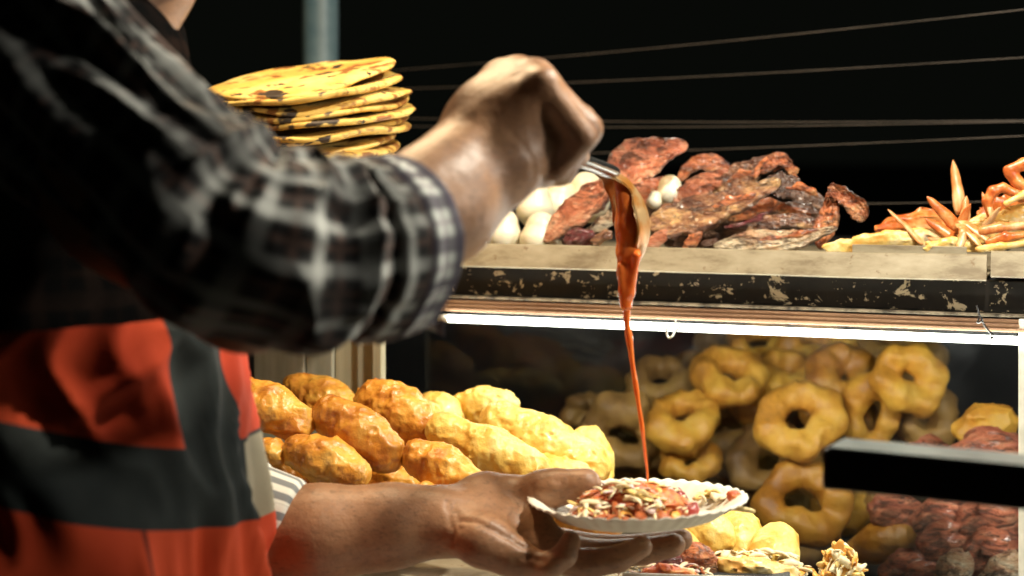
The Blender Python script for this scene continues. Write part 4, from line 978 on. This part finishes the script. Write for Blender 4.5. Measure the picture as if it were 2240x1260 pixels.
pr += [(P(1356, 585, sy - 0.008), P(1363, 660, sy - 0.002), R(6, sy), R(4, sy), 0.004), (P(1394, 560, sy - 0.012), P(1380, 640, sy - 0.004), R(9, sy), R(5, sy), 0.006)]
V, F = sdf_mesh(pr, 0.0011, lambda p: 0.0006 * noise(p * 90) + 0.0002 * noise(p * 260), 0.002)
sauce = thing('pouring_sauce', P(1418, 1070, sy), 'orange red sauce pouring in a thin stream from the spoon to the plate', 'sauce')
mk('sauce_coat', (V, F), M['sauce'], sauce)
st_ = smooth_path([(1370, 648, 13.5), (1370, 668, 13), (1371, 690, 11.5), (1372, 712, 10), (1376, 738, 12.5), (1379, 760, 10), (1384, 800, 7.8), (1391, 845, 9.2), (1397, 885, 7), (1404, 930, 8), (1408, 965, 6), (1412, 1000, 5.6), (1416, 1035, 4), (1418, 1084, 3.6)], 150)
mk('stream', tube_vf([P(a, b, sy + 0.0135 * (b - 648) / 436) for a, b, r in st_], [R(r, sy) * 0.68 for a, b, r in st_], 14, (1, 0, 0)), M['sauce'], sauce)

V, F = sdf_mesh([(P(1384, 1092, 1.372), P(1420, 1086, 1.378), R(9, 1.37), R(15, 1.37), 0.006), (P(1420, 1086, 1.378), P(1462, 1094, 1.372), R(15, 1.37), R(8, 1.37), 0.006), (P(1405, 1096, 1.36), P(1392, 1112, 1.345), R(9, 1.37), R(6, 1.37), 0.006), (P(1440, 1096, 1.36), P(1452, 1114, 1.345), R(8, 1.37), R(5, 1.37), 0.006)], 0.0013, lambda p: 0.0012 * noise(p * 120), 0.002)
mk('puddle', (V, F), M['sauce'], sauce)
# ================================================================== the vendor
man = thing('person', P(150, 1500, 1.22) * [1, 1, 0], 'person in dark plaid shirt and red apron pouring sauce onto a plate', 'person')
def ch_pr(pts, k):
    out = []
    for a, b in zip(pts[:-1], pts[1:]):
        out.append((P(*a[:3]), P(*b[:3]), R(a[3], a[2]), R(b[3], b[2]), k))
    return out
pr = []
# trunk, neck and head
pr += ch_pr([(120, 1500, 1.22, 150), (100, 1100, 1.22, 150), (80, 700, 1.22, 150), (90, 330, 1.22, 170)], 0.05)
pr += ch_pr([(95, 170, 1.06, 150), (120, 130, 1.22, 160), (150, 170, 1.38, 170)], 0.05)
pr += ch_pr([(150, 150, 1.22, 165), (215, -120, 1.22, 160)], 0.04)
pr += ch_pr([(170, -330, 1.22, 270), (250, -350, 1.22, 235)], 0.03)
pr += ch_pr([(235, -120, 1.22, 135), (318, -28, 1.22, 62)], 0.05)
pr += ch_pr([(318, -28, 1.22, 58), (325, -24, 1.22, 58)], 0.03)
pr += ch_pr([(390, -120, 1.22, 60), (400, -250, 1.22, 70)], 0.04)
pr += ch_pr([(430, -260, 1.22, 26), (470, -165, 1.22, 36)], 0.02)
pr += ch_pr([(150, -260, 1.13, 50), (165, -190, 1.135, 30)], 0.012)
# right arm (nearest the camera) and fist
pr += ch_pr([(90, 170, 1.05, 150), (300, 400, 1.02, 165), (545, 600, 1.03, 150)], 0.05)
pr += ch_pr([(545, 600, 1.03, 145), (760, 540, 1.08, 145), (960, 445, 1.145, 116), (1052, 352, 1.18, 98), (1085, 300, 1.19, 92)], 0.03)
pr += ch_pr([(1085, 320, 1.18, 88), (1125, 345, 1.165, 72)], 0.02)
pr += ch_pr([(1050, 270, 1.20, 62), (1100, 200, 1.215, 56)], 0.02)
pr += ch_pr([(1095, 260, 1.19, 92), (1160, 275, 1.19, 86)], 0.02)
pr += ch_pr([(1160, 258, 1.186, 88), (1205, 295, 1.184, 66), (1190, 345, 1.188, 46)], 0.02)
mcp = [((1188, 188), 1.160), ((1166, 172), 1.183), ((1134, 168), 1.206), ((1100, 176), 1.228)]
pip = [((1272, 300), 1.158), ((1282, 282), 1.182), ((1268, 268), 1.206), ((1244, 262), 1.230)]
dip = [((1218, 366), 1.168), ((1226, 372), 1.190), ((1222, 362), 1.212), ((1206, 352), 1.234)]
tip = [((1170, 378), 1.190), ((1176, 384), 1.210), ((1172, 380), 1.230), ((1160, 366), 1.250)]
for k in range(4):
    rs = (36, 39, 40, 38)[k]
    w = (1085 - 4 * k, 285 - 8 * k, 1.172 + 0.018 * k)
    m0 = (*mcp[k][0], mcp[k][1]); p0 = (*pip[k][0], pip[k][1]); d0 = (*dip[k][0], dip[k][1]); t0_ = (*tip[k][0], tip[k][1])
    pr += ch_pr([(*w, 52), (*m0, rs + 5)], 0.016)
    pr += ch_pr([(*m0, rs + 4), (*p0, rs - 2)], 0.0045)
    pr += ch_pr([(*p0, rs - 2), (*d0, rs - 6)], 0.004)
    pr += ch_pr([(*d0, rs - 7), (*t0_, rs - 10)], 0.003)
pr += ch_pr([(1090, 320, 1.225, 60), (1150, 352, 1.255, 46), (1215, 352, 1.262, 38), (1262, 340, 1.262, 30)], 0.010)
# left arm and the hand under the plate
pr += ch_pr([(150, 190, 1.40, 160), (180, 700, 1.46, 140), (300, 1120, 1.42, 120)], 0.05)
pr += ch_pr([(300, 1120, 1.42, 112), (520, 1180, 1.38, 100), (700, 1166, 1.37, 90), (860, 1150, 1.37, 74), (960, 1140, 1.37, 62)], 0.03)
pr += ch_pr([(960, 1140, 1.37, 58), (1045, 1148, 1.37, 60)], 0.02)
pr += ch_pr([(985, 1125, 1.385, 48), (1060, 1095, 1.40, 52), (1125, 1088, 1.405, 46)], 0.018)
pr += ch_pr([(1125, 1088, 1.400, 44), (1190, 1070, 1.388, 38), (1218, 1066, 1.384, 39)], 0.008)
pr += ch_pr([(1218, 1066, 1.384, 39), (1280, 1060, 1.378, 35)], 0.004)
pr += ch_pr([(990, 1158, 1.355, 48), (1060, 1185, 1.335, 48), (1120, 1215, 1.325, 42)], 0.018)
pr += ch_pr([(1060, 1150, 1.37, 55), (1150, 1180, 1.375, 52), (1210, 1205, 1.37, 46)], 0.02)
fg_ = [[(1185, 1185, 1.415, 38), (1320, 1202, 1.425, 33), (1420, 1194, 1.420, 29), (1492, 1180, 1.410, 25)],
       [(1190, 1195, 1.385, 38), (1310, 1215, 1.388, 34), (1405, 1206, 1.384, 30), (1474, 1192, 1.375, 26)],
       [(1175, 1210, 1.355, 38), (1275, 1234, 1.352, 33), (1355, 1222, 1.347, 29), (1404, 1196, 1.344, 25)],
       [(1120, 1222, 1.328, 35), (1200, 1240, 1.314, 29), (1236, 1214, 1.312, 26), (1248, 1184, 1.320, 22)]]
for fpts in fg_:
    pr += ch_pr(fpts[:2], 0.010); pr += ch_pr(fpts[1:3], 0.004); pr += ch_pr(fpts[2:], 0.003)
def skin_disp(p):
    return 0.0009 * noise(p * 30) + 0.0004 * np.abs(noise(p * 140))
creases = [([(1128, 292), (1150, 312), (1168, 345), (1176, 385)], 1.05, 1.3, 0.0008),
           ([(984, 1092), (978, 1125), (986, 1160), (978, 1195)], 1.2, 1.45, 0.0014), ([(998, 1096), (992, 1128), (1000, 1150)], 1.2, 1.45, 0.0012), ([(1000, 1132), (1050, 1140), (1110, 1165), (1150, 1190)], 1.2, 1.45, 0.0022),
           ([(1160, 1058), (1166, 1080), (1176, 1104)], 1.2, 1.5, 0.0014), ([(1222, 1040), (1226, 1070), (1222, 1100)], 1.2, 1.5, 0.0012), ([(1236, 1042), (1239, 1070), (1234, 1100)], 1.2, 1.5, 0.0010),
           ([(1120, 1232), (1150, 1215), (1185, 1222)], 1.2, 1.5, 0.0014)]
V, F = sdf_mesh(pr, 0.0024, skin_disp, 0.003, B=14)
fn = np.cross(V[F[:, 2]] - V[F[:, 0]], V[F[:, 3]] - V[F[:, 1]])
vn = np.zeros_like(V)
for k in range(4): np.add.at(vn, F[:, k], fn)
vn /= np.linalg.norm(vn, axis=1)[:, None] + 1e-12
ppx = 1120 + V[:, 0] / V[:, 1] * FPX; ppy = HOR + (EYE_Z - V[:, 2]) / V[:, 1] * FPX
move = np.zeros(len(V)); hands = np.nonzero(((ppx > 930) & (ppy < 460)) | ((ppx > 930) & (ppy > 1000)))[0]; VH = V[hands]; mh = np.zeros(len(hands))
for pts_, y0, y1, dep in creases:
    line = []
    for x, y in smooth_path(pts_, 14):          # where the fold line lies on the skin
        near = hands[np.nonzero((np.abs(ppx[hands] - x) < 8) & (np.abs(ppy[hands] - y) < 8) & (vn[hands, 1] < 0.1))[0]]
        if len(near): line.append(V[near[np.argmin(V[near, 1])]])
    for a, b in zip(line[:-1], line[1:]):
        if np.linalg.norm(a - b) > 0.02: continue
        mh = np.maximum(mh, dep * np.exp(-(cone_d(VH, a, b, 0, 0) / 0.0026) ** 2))
move[hands] = mh
V = V - vn * move[:, None]
mk('body', (V, F), M['skin'], man)
# hair on the head
V, F = sdf_mesh(ch_pr([(140, -360, 1.22, 288), (225, -400, 1.22, 262)], 0.03) + ch_pr([(90, -250, 1.22, 200), (110, -150, 1.22, 170)], 0.04), 0.006, lambda p: 0.004 * noise(p * 60), 0.006,
                carve=[(P(470, -200, 1.22), P(420, -290, 1.22), R(200, 1.22), R(180, 1.22), 0.02)])
mk('hair', (V, F), M['hair'], man)

def loft(C, rx, ry, seg, disp, up, ph0=0.0):
    T, N, Bn = frames(C, up)
    th = np.linspace(0, 2 * math.pi, seg + 1) + ph0
    s = np.concatenate([[0], np.cumsum(np.linalg.norm(np.diff(C, axis=0), axis=1))])
    U, TH = np.meshgrid(s, th, indexing='ij')
    d = disp(U, TH, s[-1])
    v = C[:, None] + ((rx[:, None] + d) * np.cos(TH))[..., None] * N[:, None] + ((ry[:, None] + d) * np.sin(TH))[..., None] * Bn[:, None]
    uv = np.stack([U, TH * float(np.mean(rx))], -1)
    return v.reshape(-1, 3), grid_faces(len(C), seg + 1), uv.reshape(-1, 2)
def cyl(U, TH, fu, ft, o): return np.stack([U * fu + o, np.cos(TH) * ft + o * 1.7, np.sin(TH) * ft - o], -1)
def ridge(n): return 1 - 2.2 * np.abs(n)
# near sleeve
NS = 300
path = smooth_path([np.append(P(a, b, Y), R(r, Y)) for a, b, Y, r in
    [(-40, 0, 1.06, 190), (40, 90, 1.045, 192), (210, 260, 1.02, 190), (380, 430, 1.0, 196), (520, 530, 1.0, 206), (640, 556, 1.015, 206), (740, 552, 1.035, 202), (820, 542, 1.055, 197), (886, 530, 1.075, 192)]], NS)
Csl, Rsl = path[:, :3], path[:, 3]
def sl_disp(U, TH, L):
    u = U / L
    top_ = 0.5 + 0.5 * np.cos(TH)
    upper = np.exp(-((u - 0.28) / 0.22) ** 2); el = np.exp(-((u - 0.60) / 0.10) ** 2); fore = np.exp(-((u - 0.78) / 0.12) ** 2)
    warp = 0.5 * noise(cyl(U, TH, 6, 0.8, 3.0))
    lon = ridge(noise(cyl(U + 0.02 * warp, TH + 0.5 * warp + 2.2 * U, 4.5, 2.3, 1.0)))
    lon2 = ridge(noise(cyl(U, TH + warp, 9, 3.6, 5.0)))
    rng_ = ridge(noise(cyl(U + 0.035 * warp + 0.012 * np.sin(TH * 1.0), TH, 34, 0.75, 2.0)))
    rng2 = ridge(noise(cyl(U + 0.02 * warp, TH, 60, 1.2, 7.0)))
    d = 0.013 * upper * lon + 0.006 * upper * lon2 + el * (0.011 * rng_ + 0.005 * rng2) * (0.45 + 0.75 * top_) + fore * (0.009 * rng_ + 0.0035 * lon2)
    # rolled cuff: thick hem with turned layers
    cu = (u > 0.865) * (0.0025 + 0.0012 * rng2) * np.clip((u - 0.865) / 0.012, 0, 1)
    cu += -0.004 * np.exp(-((u - 0.862) / 0.008) ** 2) + 0.002 * np.exp(-((u - 0.93) / 0.01) ** 2)
    hem = -0.010 * np.clip((u - 0.985) / 0.015, 0, 1) ** 2
    d = d + cu + hem + 0.003 * noise(cyl(U, TH, 14, 1.5, 9.0))
    return d
V, F, UV = loft(Csl, Rsl, Rsl * 0.92, 150, sl_disp, (0.3, -0.1, 1.0), math.pi * 0.5)
# inner return of the cuff, so that the hem has depth
last = V.reshape(NS, 151, 3)
inner = []
for s_, off_ in ((0.93, 0.0), (0.86, -0.02), (0.82, -0.05)):
    cc = Csl[-1] + (Csl[-1] - Csl[-8]) / np.linalg.norm(Csl[-1] - Csl[-8]) * off_
    inner.append(cc + (last[-1] - Csl[-1]) * s_)
Vs = np.concatenate([last, np.array(inner)], 0); n_ = len(Vs)
UVs = np.concatenate([UV.reshape(NS, 151, 2), np.repeat(UV.reshape(NS, 151, 2)[-1:], 3, 0) + np.array([0.004, 0.012, 0.04])[:, None, None] * [1, 0]], 0)
slv = mk('shirt_sleeve', (Vs.reshape(-1, 3), grid_faces(n_, 151)), M['plaid'], man, True, UVs.reshape(-1, 2))
slv.data.materials.append(M['plaid_cuff'])
cuff_start = int(NS * 0.862)
slv.data.polygons.foreach_set('material_index', np.array([1 if (i // 150) >= cuff_start else 0 for i in range(len(slv.data.polygons))], np.int32))
# loose shirt tail of the cuff hanging below the wrist
tail = []
for i in range(14):
    for j in range(12):
        a, b = i / 13, j / 11
        x = 890 + 82 * a; y = 700 + (10 + 26 * a) * b + 14 * math.sin(a * 3.0) * (1 - b)
        tail.append(P(x, y + 5 * math.sin(6 * a + b), 1.07 + 0.025 * b + 0.006 * math.sin(a * 9)))
tv = np.array(tail); tv2 = tv + [0, 0.0025, 0]
g1 = grid_faces(14, 12).astype(int)
fsx = [list(map(int, q)) for q in g1] + [[int(x) + 168 for x in q[::-1]] for q in g1]
rim_ = [j for j in range(12)] + [i * 12 + 11 for i in range(1, 14)] + [13 * 12 + j for j in range(10, -1, -1)] + [i * 12 for i in range(12, 0, -1)]
for a, b in zip(rim_, rim_[1:] + rim_[:1]): fsx.append([a, a + 168, b + 168, b])
mk('cuff_flap', (np.vstack([tv, tv2]), fsx), M['plaid_cuff'], man, True, np.vstack([tv[:, [0, 2]], tv[:, [0, 2]]]))

# trunk of the shirt
def body_rings(rows, n):
    p = smooth_path([(P(c_, y_, 1.22)[0], 1.22, P(c_, y_, 1.22)[2], R(rx_, 1.22), ry_, y_) for (y_, c_, rx_, ry_) in rows], n)
    return p
rows = [(1900, 150, 390, 0.175), (1400, 150, 390, 0.172), (1260, 144, 388, 0.170), (1100, 126, 384, 0.170), (950, 104, 376, 0.170), (800, 84, 366, 0.170), (700, 72, 358, 0.170), (500, 62, 362, 0.172), (300, 62, 344, 0.180), (150, 92, 304, 0.190), (60, 120, 250, 0.190), (0, 150, 196, 0.150), (-40, 170, 178, 0.085), (-60, 178, 186, 0.066)]
def body_surf(rows, n, seg, extra, disp):
    p = body_rings(rows, n); th = np.linspace(0, 2 * math.pi, seg + 1) + math.pi / 2
    U, TH = np.meshgrid(p[:, 5] / 1000, th, indexing='ij')
    d = disp(U, TH) + extra
    x = p[:, None, 0] + (p[:, None, 3] + d) * np.cos(TH); y = p[:, None, 1] - (p[:, None, 4] + d) * np.sin(TH)
    z = np.broadcast_to(p[:, None, 2], x.shape)
    return np.stack([x, y, z], -1), U, TH
def tr_disp(U, TH):
    w = 0.5 * noise(cyl(U, TH, 3, 0.8, 4))
    return 0.007 * ridge(noise(cyl(U + 0.3 * np.cos(TH + 0.6) + 0.05 * w, TH, 7, 0.8, 2))) * np.clip((1.1 - U) * 3, 0, 1) + 0.005 * ridge(noise(cyl(U, TH + w, 4, 2.6, 6)))
Vt, U, TH = body_surf(rows, 200, 140, 0.0, tr_disp)
mk('shirt_body', (Vt.reshape(-1, 3), grid_faces(200, 141)), M['plaid_shaded'], man, True, np.stack([-U * 0.33, TH * 0.14], -1).reshape(-1, 2))
# collar
cv_ = []
for i in range(60):
    a = 2 * math.pi * i / 60
    for (r_, h_) in ((0.064, 0.0), (0.067, 0.03), (0.072, 0.034), (0.088, 0.0), (0.086, -0.002), (0.070, 0.028)):
        c_ = P(180, -52, 1.22); cv_.append(c_ + np.array([r_ * math.cos(a) * 0.98, r_ * math.sin(a) * 1.05, h_ + 0.012 * math.cos(a + math.pi)]))
mk('collar', (np.array(cv_), grid_faces(60, 6, True)), M['plaid'], man, True, np.array([(i * 0.01, j * 0.01) for i in range(60) for j in range(6)]))
# apron over the trunk
def ap_disp(U, TH):
    ang = np.mod(TH, 2 * math.pi)
    w = 0.5 * noise(cyl(U, TH, 4, 0.9, 8))
    hang = ridge(noise(cyl(U * 0.9 + 0.05 * w, TH + 0.9 * U + 0.5 * w, 2.6, 3.0, 3)))
    fine = ridge(noise(cyl(U, TH + 0.7 * U + w, 5, 5.5, 11)))
    dia = np.exp(-((U - 0.86 + 0.20 * (1.25 - ang)) / 0.030) ** 2) * np.exp(-((ang - 0.95) / 0.35) ** 2)
    dia2 = np.exp(-((U - 0.79 + 0.25 * (0.9 - ang)) / 0.022) ** 2) * np.exp(-((ang - 0.75) / 0.3) ** 2)
    return 0.010 + 0.011 * np.clip(hang, -0.6, 1) + 0.006 * fine + 0.003 * dia + 0.004 * dia2
rows2 = [r for r in rows if r[0] >= 700] + [(662, 68, 356, 0.170)]
Va, U, TH = body_surf(rows2, 220, 200, 0.004, ap_disp)
Va2 = Va.copy()
mk('apron', (Va.reshape(-1, 3), grid_faces(220, 201)), M['apron'], man, True, np.stack([np.mod(TH + math.pi, 2 * math.pi) - math.pi, U], -1).reshape(-1, 2))
# trousers
lv = [(np.array([-0.30, yy, 0.98]), np.array([-0.27, yy, 0.52]), 0.112, 0.086, 0.03) for yy in (1.12, 1.32)] + [(np.array([-0.27, yy, 0.52]), np.array([-0.31, yy, 0.10]), 0.086, 0.070, 0.03) for yy in (1.12, 1.32)]
V, F = sdf_mesh(lv, 0.01, lambda p: 0.006 * noise(p * 14), 0.01)
mk('trousers', (V, F), M['dark_panel'], man)
# far sleeve of the same shirt, light on it painted as pale stripes
p2 = smooth_path([np.append(P(a, b, Y), R(r, Y)) for a, b, Y, r in [(150, 150, 1.40, 200), (160, 420, 1.45, 190), (190, 760, 1.47, 180), (290, 1050, 1.44, 165), (440, 1100, 1.40, 130), (560, 1126, 1.38, 108), (652, 1150, 1.372, 98)]], 160)
C2, R2 = p2[:, :3], p2[:, 3]
def fs_disp(U, TH, L):
    u = U / L
    return 0.0035 * ridge(noise(cyl(U, TH, 26, 1.0, 4))) * (u < 0.93) + 0.002 * noise(cyl(U, TH, 10, 2, 5)) - 0.006 * np.clip((u - 0.985) / 0.015, 0, 1) ** 2
V, F, UV = loft(C2, R2, R2, 90, fs_disp, (0, 0, 1), math.pi)
mk('far_sleeve', (V, F), M['striped'], man, True, UV)
